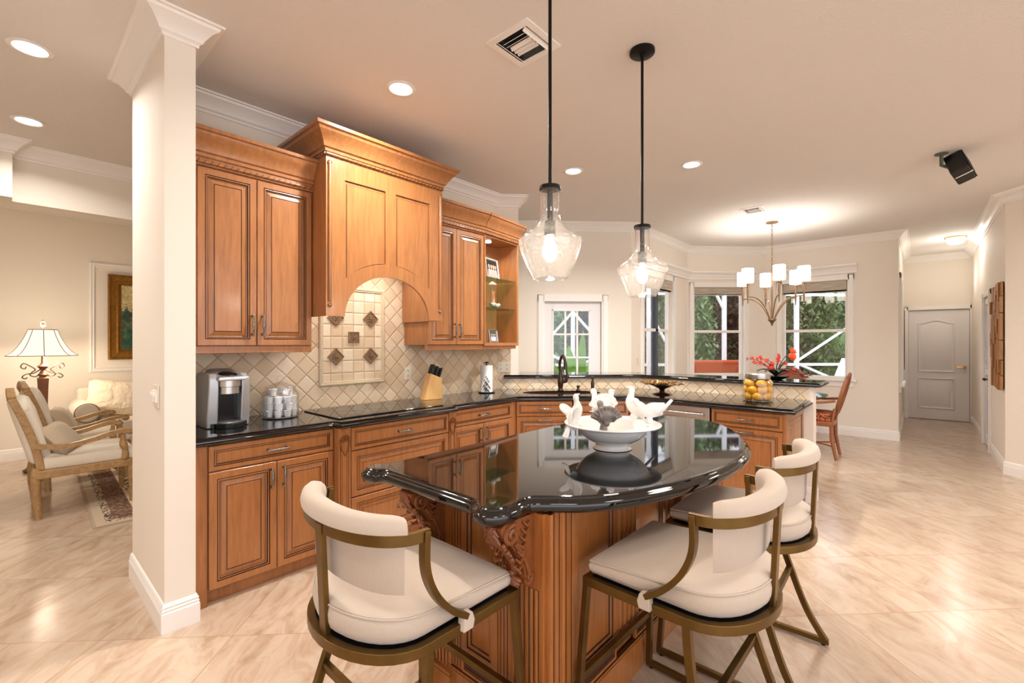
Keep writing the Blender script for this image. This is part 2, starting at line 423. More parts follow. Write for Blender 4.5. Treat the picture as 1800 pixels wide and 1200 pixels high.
# door wall, bay walls, hall
def dw(s): return (4.0+s/sqrt(2), 4.65-s/sqrt(2))      # along the 45 degree door wall
DW0, DW1 = (4.02, 4.63), (5.72, 2.93)
def along(p, q, pt): return sqrt((pt[0]-p[0])**2+(pt[1]-p[1])**2)
dA = along(DW0, DW1, (4.877, 3.773)); dB = along(DW0, DW1, (5.428, 3.222))
wall('wall_door', DW0, DW1, [(dA, dB, 0, 1.985)])
W1a, W1b = (5.72, 2.93), (7.74, 2.93)
W2a, W2b = (7.74, 2.93), (8.67, 2.0)
W3a, W3b = (8.67, 2.0), (8.67, .22)
o1 = (6.09-5.72, 7.10-5.72, .87, 2.40)
W2n = lambda p: along(W2a, W2b, p)
o2 = (W2n((7.82, 2.85)), W2n((8.44, 2.23)), .87, 2.37)
o3 = (2.0-1.70, 2.0-.82, .87, 2.40)
wall('wall_bay_left', W1a, W1b, [o1]); wall('wall_bay_middle', W2a, W2b, [o2], e1=.03); wall('wall_bay_right', W3a, W3b, [o3])
H0, H1 = (8.67, .22), (11.5, .22)
o4 = (.35, 1.3, .80, 2.40)
wall('wall_hall_left', H0, H1, [o4], e0=-.12); wall('wall_hall_end', H1, (11.5, -.72), [(.07, .90, 0, 2.04)], e1=.4)
wall('wall_hall_right', (11.5, -.70), (7.27, -.70), [(11.5-9.30, 11.5-8.56, 0, 2.06)])
b = B(); b.box(8.4, 9.5, -1.5, -1.4, 0, 2.3); b.box(8.4, 8.5, -1.4, -.83, 0, 2.3); b.box(9.36, 9.46, -1.4, -.83, 0, 2.3); b.box(8.4, 9.46, -1.5, -.83, 2.3, 2.36); struct(b, 'wall_closet', WALL)
wall('wall_right', (7.27, -.70), (3.9, -4.07), e1=.5)
crown('trim_2', [(4.02, 4.63), (5.72, 2.93), (7.74, 2.93), (8.67, 2.0), (8.67, .22), (11.5, .22), (11.5, -.70), (7.27, -.70), (3.9, -4.07)])
basebd('baseboard_bay', [(5.46, 3.19), (5.72, 2.93), (7.74, 2.93), (8.67, 2.0), (8.67, .22), (11.5, .22), (11.5, .21)])
basebd('baseboard_hall', [(11.5, -.70), (9.37, -.70)]); basebd('baseboard_right', [(8.50, -.70), (7.27, -.70), (3.9, -4.07)])
# bay window casings: one cornice shelf over all three, sills, window frames
def cas(b, M, o, w=.085, sill=True):
    b.M = M; u0, u1, z0, z1 = o
    b.box(u0-w, u0, -.02, 0, z0-.02, z1+w); b.box(u1, u1+w, -.02, 0, z0-.02, z1+w); b.box(u0-w, u1+w, -.02, 0, z1, z1+w)
    b.box(u0-w+.012, u0-.02, -.032, -.02, z0, z1+w-.012); b.box(u1+.02, u1+w-.012, -.032, -.02, z0, z1+w-.012)
    if sill: b.box(u0-w-.03, u1+w+.03, -.06, .03, z0-.035, z0); b.box(u0-w, u1+w, -.022, 0, z0-.12, z0-.035)
    b.M = Matrix.Identity(4)
def win(n, p, q, o, bar=1.62, valance=.17, label='', dark=False, cornice=True):
    M, L = frame_M(p, q); u0, u1, z0, z1 = o
    b = B(); cas(b, M, o); struct(b, 'window_%d' % n, WHITE, bevel=.004)
    root = [x for x in S.collection.objects if x.name == 'window_%d' % n][0]
    f = B(M); y = .07; fw = .035
    f.box(u0, u0+fw, y-.02, y+.03, z0, z1); f.box(u1-fw, u1, y-.02, y+.03, z0, z1); f.box(u0, u1, y-.02, y+.03, z0, z0+fw); f.box(u0, u1, y-.02, y+.03, z1-fw, z1); f.box(u0, u1, y-.025, y+.02, bar-.022, bar+.022)
    f.build('window_frame', WHITE, root, bevel=.003)
    g = B(M); g.box(u0+fw, u1-fw, y, y+.004, z0+fw, z1-fw); g.build('window_pane', PANE, root)
    v = B(M); v.box(u0+.012, u1-.012, .012, .035, z1-valance, z1-.002)
    for k in range(3): v.box(u0+.014, u1-.014, .004-.003*k+.008, .014, z1-valance+.03*k, z1-valance+.03*k+.022)
    o_ = v.build('window_blind', WOVEN, bevel=.002); tag(o_, label, 'window blind', 'woven shades in the bay'); return root
w1 = win(1, W1a, W1b, o1, label='woven grass shade rolled up in the narrow left bay window')
fr = B(frame_M(W1a, W1b)[0]); fr.box(o1[1]-.50, o1[1]-.42, .045, .12, o1[2], o1[3]); fr.build('window_frame', simple('navy_frame', (44, 52, 66), .4), w1); w1.children[-1]['label'] = 'dark sash stile'
win(2, W2a, W2b, o2, valance=.13, label='woven grass shade rolled up in the middle bay window')
win(3, W3a, W3b, o3, valance=.17, label='woven grass shade rolled up in the right bay window beside the wall')
win(4, H0, H1, o4, label='woven shade in the hallway window past the dining nook', valance=.2)
CORN = [(0, 0), (.03, 0), (.034, .03), (.05, .045), (.06, .07), (.10, .10), (.115, .105), (.12, .13), (0, .13)]
crown('trim_3', [(5.735, 2.93), (7.74, 2.93), (8.67, 2.0), (8.67, .70)], 2.50, prof=CORN)

# glazed patio door in the 45 degree wall
M, L = frame_M(DW0, DW1)
b = B(); cas(b, M, (dA, dB, .0, 1.985), .095, sill=False); d1 = struct(b, 'door_1', WHITE, bevel=.004)
b = B(M); gx0, gx1, gz0, gz1 = dA+.13, dB-.16, .28, 1.86; yy = .035
b.platey([(dA+.005, .01), (dB-.005, .01), (dB-.005, 1.98), (dA+.005, 1.98)], [[(gx0, gz0), (gx1, gz0), (gx1, gz1), (gx0, gz1)]], yy, yy+.045); b.build('door_leaf', DOORM, d1)
b = B(M)
for k in range(1, 3): x = gx0+(gx1-gx0)*k/3; b.box(x-.011, x+.011, yy-.002, yy+.03, gz0, gz1)
for k in range(1, 5): z = gz1-.316*k; b.box(gx0, gx1, yy-.002, yy+.03, z-.011, z+.011)
b.box(gx0-.02, gx0, yy-.012, yy, gz0-.02, gz1+.02); b.box(gx1, gx1+.02, yy-.012, yy, gz0-.02, gz1+.02); b.box(gx0-.02, gx1+.02, yy-.012, yy, gz1, gz1+.02)
b.build('door_muntins', WHITE, d1)
b = B(M); b.box(gx0, gx1, yy+.012, yy+.016, gz0, gz1); b.build('door_pane', PANE, d1)

# two-panel door at the end of the hall
M, L = frame_M(H1, (11.5, -.72)); b = B(); cas(b, M, (.07, .90, 0, 2.04), .07, sill=False); d2 = struct(b, 'door_2', WHITE, bevel=.004)
b = B(M); b.box(.075, .895, .03, .07, .008, 2.03)
def arch_rect(x0, x1, z0, z1, rise, n=14): return [(x0, z0), (x1, z0)]+[(x1+(x0-x1)*i/n, z1+rise*sin(pi*i/n)**2) for i in range(n+1)]
for (x0, x1, z0, z1, r) in [(.20, .71, .88, 1.80, .06), (.20, .71, .20, .78, 0)]:
    pl = arch_rect(x0, x1, z0, z1, r); cx, cz = (x0+x1)/2, (z0+z1)/2
    ins = lambda d: [(cx+(p[0]-cx)*(1-2*d/(x1-x0)), cz+(p[1]-cz)*(1-2*d/(z1-z0))) for p in pl]
    b.loft([[(p[0], y_, p[1]) for p in ins(d_)] for d_, y_ in [(0, .031), (.010, .014), (.022, .014), (.036, .0295), (.046, .0295), (.075, .016)]])
b.build('door_leaf', DOORM, d2, bevel=.003)
b = B(M); b.tube([(.83, .03, .99), (.83, -.03, .99)], .012); b.ball((.83, .024, .99), (.028, .01, .028)); b.tube([(.83, -.03, .99), (.74, -.035, .985), (.70, -.03, .995)], [.012, .012, .006]); b.ball((.83, -.035, .99), .024); b.build('door_handle', BRASSP, d2, smooth=40)
b = B(); b.box(11.68, 11.74, -1.1, .4, -.05, 2.3); struct(b, 'light_block_hall_door', WALL)  # unseen box added behind the door to stop light leaking round it
# louvred closet door
M, L = frame_M((11.5, -.70), (7.27, -.70)); u0, u1 = 11.5-9.30, 11.5-8.56
b = B(); cas(b, M, (u0, u1, 0, 2.06), .07, sill=False); d3 = struct(b, 'door_3', WHITE, bevel=.004)
for k in range(2):
    a0 = u0+.01+k*.362; a1 = a0+.358; b = B(M); b.box(a0, a0+.04, .0, .03, .02, 2.04); b.box(a1-.04, a1, .0, .03, .02, 2.04)
    for z0, z1 in ((.02, .14), (.98, 1.06), (1.96, 2.04)): b.box(a0+.04, a1-.04, .0, .03, z0, z1)
    z = .16
    while z < 1.95:
        if not .96 < z < 1.07: b.cbox(((a0+a1)/2, .014, z), (a1-a0-.08, .006, .034), Rx(radians(38)))
        z += .026
    lf = b.build('door_leaf', DOORM, d3)
    kb = B(M); kx = a1-.03 if k == 0 else a0+.03; kb.tube([(kx, 0, .93), (kx, -.03, .93)], .007); kb.ball((kx, -.035, .93), .019); kb.build('door_knob', simple('dark_knob%d' % k, (70, 52, 34), .3, .8), lf, smooth=50)

# living room beyond: far wall with picture moulding, dropped header with crown
wall('wall_left_light_block', (-3.5, -.5), (-3.5, 8.2)); wall('wall_living', (-3.5, 8.2), (3.0, 8.2), th=.12); wall('wall_living_right', (3.0, 8.32), (3.0, 4.63)); wall('wall_rear_light_block', (3.12, 4.63), (4.02, 4.63))  # left wall and rear corner unseen, added to keep outside light out
basebd('baseboard_living', [(-3.5, 8.2), (3.0, 8.2)])
b = B(); b.box(.05, 3.0, 5.55, 5.75, 2.59, CEIL); b.box(-3.5, .05, 5.40, 5.75, 2.59, CEIL); struct(b, 'wall_header', WALL)
crown('trim_4', [(-3.5, 5.40), (.05, 5.40), (.05, 5.55), (3.0, 5.55)])
PM = [(0, 0), (.02, 0), (.03, .012), (.045, .006), (.06, .014), (.07, 0)]
def picture_moulding(x0, x1, z0, z1, y):
    b = B(); secs = []
    for a, d in [(0, 0), (.0, .022), (.018, .03), (.03, .016), (.045, .024), (.06, .008), (.06, 0)]:
        secs.append([(x0+a, y-d, z0+a), (x1-a, y-d, z0+a), (x1-a, y-d, z1-a), (x0+a, y-d, z1-a)])
    b.loft(secs, caps=False); return struct(b, 'trim_5', WHITE)
picture_moulding(.763, 2.1, 1.035, 2.50, 8.2)

# knee wall carrying the raised bar, tiled toward the sink
TW = 4.81; SUM = 7.16; CB = (TW, SUM-TW)          # tile-face corner
b = B(); b.prism([(K2[0]+.0, SUM-K2[0]), CB, (TW, .70), (TW+.14, .70), (TW+.14, CB[1]+.06), (K2[0]+.1, SUM-K2[0]+.1)], 0, 1.03); struct(b, 'wall_knee', WALL)
basebd('baseboard_knee', [(TW, .76), (TW, .70), (TW+.14, .70), (TW+.14, 2.0)])
def splash(name, p, q, z0, z1, off=.008, mat=SPL):
    M, L = frame_M(p, q); o = B().box(0, L, -off, 0, z0, z1).build(name, mat, None, bevel=0); o.location = (p[0], p[1], 0); o.rotation_euler = (0, 0, math.atan2(q[1]-p[1], q[0]-p[0])); o['kind'] = 'structure'
splash('wall_backsplash', (.66, KY), K1, .916, 2.15); splash('wall_backsplash_angle', K1, (K1[0]+.11, KY-.11), .916, 1.40)
splash('wall_backsplash_sink', (K1[0]+.0, KY), CB, .916, 1.029); splash('wall_backsplash_bar', CB, (TW, .735), .916, 1.029)
# ------------------------------------------------------------------ cabinets
# nested profile: (inset, projection, material 0 wood / 1 glaze)
DPROF = [(0, 0, 0), (0, .018, 0), (.003, .021, 0), (.038, .021, 0), (.039, .015, 1), (.0422, .015, 1), (.0435, .0195, 0), (.049, .0205, 0), (.0505, .013, 1), (.0540, .013, 1), (.058, .011, 0), (.060, .009, 1), (.084, .0165, 0), (.0850, .013, 1), (.0880, .013, 1), (.0890, .0175, 0)]
RPROF = [(0, 0, 0), (0, .018, 0), (.003, .021, 0), (.024, .021, 0), (.025, .015, 1), (.0278, .015, 1), (.029, .0195, 0), (.033, .0200, 0), (.035, .013, 1), (.038, .012, 1), (.040, .012, 0), (.0415, .014, 0)]
def front(name, x0, x1, z0, z1, parent, prof=DPROF, mats=None, y=0):
    b = B(); b.panel(x0, x1, z0, z1, y, prof); return b.build(name, mats or [CAB, GLAZE], parent)
def handle(parent, x, z, L=.115, vert=False, y=-.021, name='handle'):
    b = B(T(x, y, z) @ (Ry(pi/2) if vert else Matrix.Identity(4))); h = L/2
    for s in (-1, 1): b.tube([(s*(h-.006), .002, 0), (s*(h-.006), -.004, 0), (s*(h-.006), -.024, 0)], [.009, .006, .006], 8); b.ball((s*h, -.026, 0), (.0075, .006, .006), 8, 6)
    n = 12; b.tube([(-h+2*h*i/n, -.026-.008*sin(pi*i/n), 0) for i in range(n+1)], [.0048+.0042*sin(pi*i/n)**4+(.0015 if i in (3, 9) else 0) for i in range(n+1)], 8)
    return b.build(name, PEWTER, parent, smooth=60)
def base_cab(label, loc, rz, w, kind, depth=.57, toe=.0, h=.872, side=None):
    t = thing('base_cabinet', label, 'cabinet', loc, rz, 'lower kitchen cabinets')
    b = B(); b.box(0, w, .001, depth, .085, h); b.box(0, w, .035, depth, 0, .085); b.build('body', [CAB], t, bevel=.002)
    g = .004
    if kind == 'drawer_doors' or kind == 'drawer_door':
        d = front('drawer', g, w-g, .730, .866, t, RPROF); handle(d, w/2, .798)
        if kind == 'drawer_doors':
            a = front('door', g, w/2-.002, .085, .722, t); handle(a, w/2-.035, .63, vert=True)
            a = front('door', w/2+.002, w-g, .085, .722, t); handle(a, w/2+.035, .63, vert=True)
        else:
            a = front('door', g, w-g, .085, .722, t); handle(a, w/2, .693)
    if kind == 'drawers':
        d = front('drawer', g, w-g, .715, .866, t, RPROF); handle(d, w/2, .79)
        d = front('drawer', g, w-g, .405, .707, t)
        d = front('drawer', g, w-g, .085, .397, t); handle(d, w/2, .25)
    return t
base_cab('wooden base cabinet with one drawer over two doors, under the coffee maker', (.738, 2.88, 0), 0, .709, 'drawer_doors')
b = B(); b.box(.662, .736, 2.868, 3.45, .0, .872); o = b.build('filler_panel', CAB, bevel=.002); tag(o, 'narrow wooden filler strip between the wall end and the coffee station cabinet', 'cabinet panel')
base_cab('wide three-drawer wooden base cabinet below the black cooktop', (1.534, 2.82, 0), 0, .841, 'drawers', .63)
base_cab('wooden base cabinet with a drawer and two doors, beside the sink corner', (2.45, 2.88, 0), 0, .745, 'drawer_doors')
base_cab('wooden sink base cabinet set across the corner, left of the pair', (3.268, 2.868, 0), -pi/4, .540, 'drawer_door', .5)
base_cab('wooden sink base cabinet set across the corner, nearer the dishwasher', (3.268+.548/sqrt(2), 2.868-.548/sqrt(2), 0), -pi/4, .540, 'drawer_door', .5)
t = base_cab('wooden base cabinet right of the dishwasher, with a drawer above a pull-out door', (4.082, 1.335, 0), -pi/2, .548, 'drawer_door', .70)
e = B(T(4.06, .77, 0)); pr = [(0, 0, 0), (0, .016, 0), (.002, .018, 0), (.07, .018, 0), (.073, .012, 1), (.078, .010, 0), (.082, .009, 1), (.12, .015, 0), (.122, .013, 1), (.124, .016, 0)]
e.panel(.02, .74, .0, .87, .02, pr); e.box(0, .05, .0, .02, 0, .872)
o = e.build('end_panel', [CAB, GLAZE], None, bevel=0); o.location = (0, 0, 0); tag(o, 'raised wooden end panel closing the counter run beside the white wall end', 'cabinet panel')
# corner fillers
for nm, pl, lb in [('filler_panel', [(3.197, 2.868), (3.262, 2.866), (3.31, 2.915), (3.20, 3.05)], 'slim wooden filler where the straight run meets the angled sink cabinets'),
               ('filler_panel', [(4.045, 2.09), (4.068, 2.02), (4.30, 2.02), (4.10, 2.18)], 'slim wooden filler between the angled sink cabinets and the dishwasher')]:
    o = B().prism(pl, 0, .872).build(nm, CAB); tag(o, lb, 'cabinet panel')
# carved pilasters either side of the cooktop drawers
def pilaster(x, label, w=.088):
    t = thing('pilaster', label, 'pilaster', (x, 2.80, 0), 0, 'pilasters flanking the cooktop drawers')
    b = B(); b.box(0, w, 0, .6, 0, .872); b.mi = 1
    for s in (.16, .84): b.box(w*s-.0015, w*s+.0015, -.0015, .002, .12, .76)
    for s in (.30, .70): b.box(w*s-.001, w*s+.001, -.0012, .002, .10, .70)
    b.build('body', [CAB, GLAZE], t)
    s = B(); sp = [(w/2+.028*cos(a)*(1-a/11), -.008, .80+.028*sin(a)*(1-a/11)) for a in [k*.4 for k in range(22)]]; s.tube(sp, .005, 6)
    s.tube([(w/2-.03, -.006, .80), (w/2-.025, -.006, .74), (w/2, -.006, .69)], [.006, .005, .002], 6); s.tube([(w/2+.03, -.006, .80), (w/2+.03, -.006, .76), (w/2+.005, -.006, .69)], [.006, .005, .002], 6)
    s.build('carved_scroll', CORB, t, smooth=60); return t
pilaster(1.447, 'wooden pilaster with a carved scroll, left of the cooktop drawers', .085); pilaster(2.377, 'wooden pilaster with a carved scroll, right of the cooktop drawers', .071)
# dishwasher
t = thing('dishwasher', 'stainless steel dishwasher with a wide bar handle under the bar-side counter', 'dishwasher', (4.082, 1.995, 0), -pi/2)
B().box(0, .652, 0, .6, .085, .868).build('body', BLACKP, t)
d = B().box(.004, .648, -.024, 0, .10, .866).build('door', STEEL, t, bevel=.004)
b = B(); b.bar([(.05, -.03, .80), (.05, -.062, .80), (.60, -.062, .80), (.60, -.03, .80)], .016, .030); b.build('handle', STEEL, d, bevel=.004)

# upper cabinets
CPR = [(0, 0), (.010, 0), (.012, .018), (.024, .026), (.030, .045), (.055, .085), (.078, .108), (.084, .125), (.098, .130), (.100, .150), (0, .150)]
def rope(b, p, q, r=.009):
    P, Q = Vector(p), Vector(q); L = (Q-P).length; d = (Q-P)/L; n = int(L/.034); a = math.atan2(d.y, d.x)
    b.mi = 0; b.tube([P, Q], r, 8)
    for i in range(n):
        c = P+d*(L*(i+.5)/n); b.mi = 1 if i % 1 == 0 else 0; b.cbox(c, (.004, r*2.25, r*2.4), Rz(a) @ Ry(radians(35)))
    b.mi = 0
def upper(label, x0, x1, yf, zb, zt, doors, left_ret=True, ctop=.16):
    t = thing('wall_cabinet', label, 'cabinet', (x0, yf, zb), 0, 'upper kitchen cabinets'); w = x1-x0
    b = B(); b.box(0, w, .022, KY-yf-.009, 0, zt-zb+.03); b.build('body', [CABU], t, bevel=.002)
    b = B(); b.box(.0, w, .018, .05, -.045, 0); b.build('light_rail', CABU, t, bevel=.003)
    n = len(doors)
    for i, (a0, a1) in enumerate(doors):
        d = front('door', a0-x0+.002, a1-x0-.002, .002, zt-zb, t, mats=[CABU, GLAZE], y=.022); handle(d, (a1-x0-.03) if i % 2 == 0 else (a0-x0+.03), .13, .125, True, y=.001)
    return t
t = upper('wooden wall cabinet with two raised-panel doors, left of the range hood', .67, 1.435, 3.14, 1.41, 2.465, [(.755, 1.078), (1.078, 1.430)])
b = B(); b.mould([(.0, 0, .0), (.765, 0, .0)], [(-.02, .0)]+[(a*.95, z+.0) for a, z in CPR]+[(-.02, .15)]); b.M = T(0, 0, 1.08); 
b = B(T(0, 0, 1.10)); b.box(0, .765, .0, .03, -.035, .02); b.mould([(0, 0, .015), (.765, 0, .015)], [(-.02, 0)]+[(a*.9, z) for a, z in CPR[:-1]]+[(-.02, .15)]); b.build('crown', CABU, t, smooth=25)
b = B(); rope(b, (0, -.006, 1.085), (.765, -.006, 1.085)); b.build('rope_trim', [CABU, GLAZE], t, smooth=50)

# range hood
HX0, HX1, HYF, HZ0, HZ1 = 1.437, 2.43, 2.95, 1.61, 2.72
t = thing('range_hood', 'large carved wooden range hood with an arched opening and a rope-trimmed crown', 'range hood', ((HX0+HX1)/2, HYF, HZ0)); hw = (HX1-HX0)/2
ex, ez = .362, .307
arch = [(ex*cos(a), ez*sin(a)) for a in [pi*k/24 for k in range(25)]]
def pan(x0, x1):
    zt = .94; pts = [(x0, zt), (x1, zt)]; n = 10; A, C = .47, .40
    bot = [(x1+(x0-x1)*k/n) for k in range(n+1)]
    return pts+[(x, C*sqrt(max(.05, 1-(x/A)**2))-.0) for x in bot]
H = [pan(-.362, -.042), pan(.047, .365)]
b = B(); b.platey([(-hw, 0), (-ex, 0)]+arch[::-1][1:-1]+[(ex, 0), (hw, 0), (hw, HZ1-HZ0+.06), (-hw, HZ1-HZ0+.06)], H, 0, .02)
b.build('front_panel', [CABU], t, bevel=.003)
for h in H:
    cx = sum(p[0] for p in h)/len(h); cz = sum(p[1] for p in h)/len(h); b = B()
    b.mi = 1; b.prismy(h, .012, .02); b.mi = 0
    q = [(cx+(p[0]-cx)*.90, cz+(p[1]-cz)*.95) for p in h]; b.mi = 1; b.prismy([(cx+(p[0]-cx)*.915, cz+(p[1]-cz)*.958) for p in h], .008, .012); b.mi = 0; b.prismy(q, .003, .012); b.mi = 0
    b.mi = 0; q2 = [(cx+(p[0]-cx)*.985, cz+(p[1]-cz)*.992) for p in h]; b.prismy(q2, .0095, .0125)
    b.build('recessed_panel', [CABU, GLAZE], t)
dep = KY-HYF-.01
for sx in (-.22, .22): down_lamp('hood_lamp', (sx, dep*.5, .545), 3.0, .06, WARM, t)
b = B(); b.box(-hw, -hw+.02, .02, dep, 0, HZ1-HZ0+.06); b.box(hw-.02, hw, .02, dep, 0, HZ1-HZ0+.06); b.box(-hw, hw, .02, dep, HZ1-HZ0, HZ1-HZ0+.06); b.box(-hw+.02, hw-.02, .02, dep, .55, .57); b.build('side_panel', CABU, t, bevel=.002)
b = B(T(0, 0, 1.10)); b.mould([(-hw, dep, .0), (-hw, 0, .0), (hw, 0, .0), (hw, dep, .0)], [(-.02, 0)]+[(a*1.06, z) for a, z in CPR[:-1]]+[(-.02, .15)]); b.box(-hw, hw, 0, dep, .10, .149); b.build('crown', CABU, t, smooth=25)
b = B(); rope(b, (-hw-.006, -.008, 1.085), (hw+.006, -.008, 1.085)); rope(b, (-hw-.006, dep, 1.085), (-hw-.006, -.008, 1.085)); b.build('rope_trim', [CABU, GLAZE], t, smooth=50)
for sx in (-hw+.024, hw-.024):
    b = B(); b.tube([(sx, -.002, .09), (sx, -.004, .11), (sx, -.004, 1.02), (sx, -.002, 1.04)], [.004, .010, .010, .004], 10)
    for z in (.075, 1.03): b.lathe([(.0, 0), (.017, 0), (.018, .004), (.012, .006), (.010, .003), (.006, .009), (.001, .010)], seg=12) if False else b.ball((sx, -.003, z), (.017, .009, .017), 12, 6); b.mi = 1; b.tube([(sx+.011*cos(a), -.009, z+.011*sin(a)) for a in [k*pi/5 for k in range(10)]], .0025, 5, True); b.mi = 0
    b.mi = 1; b.box(sx-.014, sx-.012, -.001, 0, .09, 1.02); b.box(sx+.012, sx+.014, -.001, 0, .09, 1.02)
    b.build('corner_reed', [CABU, GLAZE], t, smooth=50)
# right upper cabinet + angled open shelf unit
t = upper('wooden wall cabinet with two raised-panel doors, right of the range hood', 2.432, 3.11, 3.14, 1.41, 2.465, [(2.434, 2.757), (2.757, 3.106)])
for a, bb in (((0, 0), (.678, 0)),):
    b = B(T(0, 0, 1.10)); b.box(0, .678, .0, .03, -.035, .02); b.mould([(0, 0, .015), (.678, 0, .015)], [(-.02, 0)]+[(x*.9, z) for x, z in CPR[:-1]]+[(-.02, .15)]); b.build('crown', CABU, t, smooth=25)
    b = B(); rope(b, (0, -.006, 1.085), (.678, -.006, 1.085)); b.build('rope_trim', [CABU, GLAZE], t, smooth=50)
t = thing('open_shelf_unit', 'angled open wooden corner shelf unit with glass shelves and a small lit downlight', 'shelf', (3.112, 3.14, 1.41))
PE = (.60, .085); BK = (.635, .12); pl = [(0, 0), PE, BK, (K1[0]-3.112-.012, KY-3.14-.01), (0, KY-3.14-.01)]
b = B(); b.prism(pl, -.012, .018); b.prism(pl, 1.06, 1.09); b.prism([(0, KY-3.14-.022), (0, KY-3.14-.01), (K1[0]-3.112, KY-3.14-.01), (K1[0]-3.112, KY-3.14-.022)], 0, 1.06)
b.prism([PE, BK, (K1[0]-3.112-.012, KY-3.14-.01), (K1[0]-3.112-.03, KY-3.14-.016), (PE[0]-.02, PE[1]+.005)], 0, 1.06); b.box(0, .016, .0, KY-3.15, 0, 1.06); b.build('carcass', CABU, t, bevel=.002)
b = B(); b.prism([(0, .018), (PE[0]-.03, PE[1]+.012), (PE[0]-.06, PE[1]+.04), (0, .05)], -.045, -.012); b.build('light_rail', CABU, t, bevel=.002)
b = B(T(0, 0, 1.10)); b.prism([(0, 0), PE, (PE[0], PE[1]+.02), (0, .03)], -.035, .02); b.mould([(0, 0, .015), (*PE, .015), (BK[0]+.10, BK[1]+.10, .015)], [(-.02, 0)]+[(x*.9, z) for x, z in CPR[:-1]]+[(-.02, .15)]); b.prism(pl, .02, .16); b.build('crown', CABU, t, smooth=25)
b = B(); rope(b, (0, -.006, 1.085), (PE[0], PE[1]-.006, 1.085)); b.build('rope_trim', [CABU, GLAZE], t, smooth=50)
for z in (.365, .668):
    b = B(); b.prism([(.02, .03), (PE[0]-.03, PE[1]+.02), (K1[0]-3.112-.04, KY-3.14-.03), (.02, KY-3.14-.03)], z, z+.008); b.build('glass_shelf', SHELFG, t)
b = B(); b.lathe([(.001, 1.052), (.03, 1.052), (.032, 1.059), (.001, 1.0595)], (.22, .17, 0), 16); b.build('puck_light', LENS, t, smooth=50)
down_lamp('puck_lamp', (.22, .17, 1.045), 2.6, .05, WARM, t)

# ------------------------------------------------------------------ granite tops
def edge_slab(name, poly, free, z0, z1, hole=None, mats=None, style=0, loc=None):
    """slab with an ogee edge wherever free[i] is true"""
    n = len(poly); P = [Vector((p[0], p[1])) for p in poly]; A = sum(P[i].x*P[(i+1) % n].y-P[(i+1) % n].x*P[i].y for i in range(n)); sg = 1 if A > 0 else -1; nr = []
    for i in range(n):
        d1 = (P[i]-P[i-1]).normalized(); d2 = (P[(i+1) % n]-P[i]).normalized(); n1 = Vector((d1.y, -d1.x))*sg; n2 = Vector((d2.y, -d2.x))*sg
        f1, f2 = free[i-1], free[i]
        if f1 and f2: m = n1+n2; m = m/max(.5, m.dot(n1)) if m.length > 1e-6 else n1
        elif f1: m = d2*sg*(-1 if False else 1); m = d2/d2.dot(n1) if abs(d2.dot(n1)) > .2 else n1
        elif f2: m = -d1; m = -d1/(-d1).dot(n2) if abs(d1.dot(n2)) > .2 else n2
        else: m = Vector((0, 0))
        nr.append(m)
    h = z1-z0; prof = [(.030, 1), (.024, .985), (.020, .93), (.020, .80), (.016, .72), (.004, .66), (0, .52), (.0, .30), (.006, .12), (.018, 0), (.04, 0)]
    if style == 1: prof = [(.026, 1), (.021, .985), (.018, .92), (.018, .84), (.012, .74), (.003, .66), (0, .55), (0, .34), (.004, .20), (.010, .08), (.020, 0), (.05, 0)]
    b = B(); rings = [[(p.x-m.x*a, p.y-m.y*a, z0+h*k) for p, m in zip(P, nr)] for a, k in prof]; b.loft(rings, caps=False)
    for r, flip in ((rings[0], False), (rings[-1], True)):
        vs, fs = fill2d([(q[0], q[1]) for q in r], [hole] if hole else []); b.add([(x, y, r[0][2]) for x, y in vs], [f[::-1] if flip else f for f in fs])
    if hole: b.add([(x, y, z1) for x, y in hole]+[(x, y, z0) for x, y in hole], [(i, (i+1) % len(hole), len(hole)+(i+1) % len(hole), len(hole)+i) for i in range(len(hole))])
    return b.build(name, mats or GRAN, None, smooth=38, loc=loc)
CZ1 = .917; g = .009
SC = Vector((3.83, 2.74)); ax = Vector((1, -1)).normalized(); ay = Vector((1, 1)).normalized()
hole = [tuple(SC+ax*(.40*cos(a))+ay*(.19*sin(a)*(1+.12*cos(2*a)))) for a in [2*pi*k/40 for k in range(40)]]
ctr = [(.665, 2.835), (1.425, 2.835), (1.45, 2.765), (2.445, 2.765), (2.47, 2.835), (3.255, 2.835), (4.02, 2.07), (4.02, .70), (4.79, .70), (4.80, .74), (TW-g, .74), (TW-g, CB[1]-.004), (K1[0]-.004, KY-g), (.665, KY-g)]
fr_ = [True]*8+[False]*6
o = edge_slab('countertop', ctr, fr_, .872, CZ1, hole); tag(o, 'polished black granite countertop along the wall, the sink corner and the open end', 'countertop')
BX = TW-.035; bs = BX+ (SUM-TW) - .015
bar = [(K1[0]-.02, KY-.012), (BX+.0, SUM-.05-BX), (BX, .665), (BX+.03, .635), (BX+.45, .635), (BX+.47, .66), (BX+.47, 2.50), (K2[0]+.42, K2[1]+.36), (K2[0]+.10, K2[1]+.04), (K2[0]-.01, K2[1]-.008)]
bar[0] = (3.69, SUM-.05-3.69)
o = edge_slab('bar_top', bar, [True]*7+[True, False, False], 1.031, 1.071); tag(o, 'raised black granite bar top following the angled knee wall behind the sink', 'bar top')
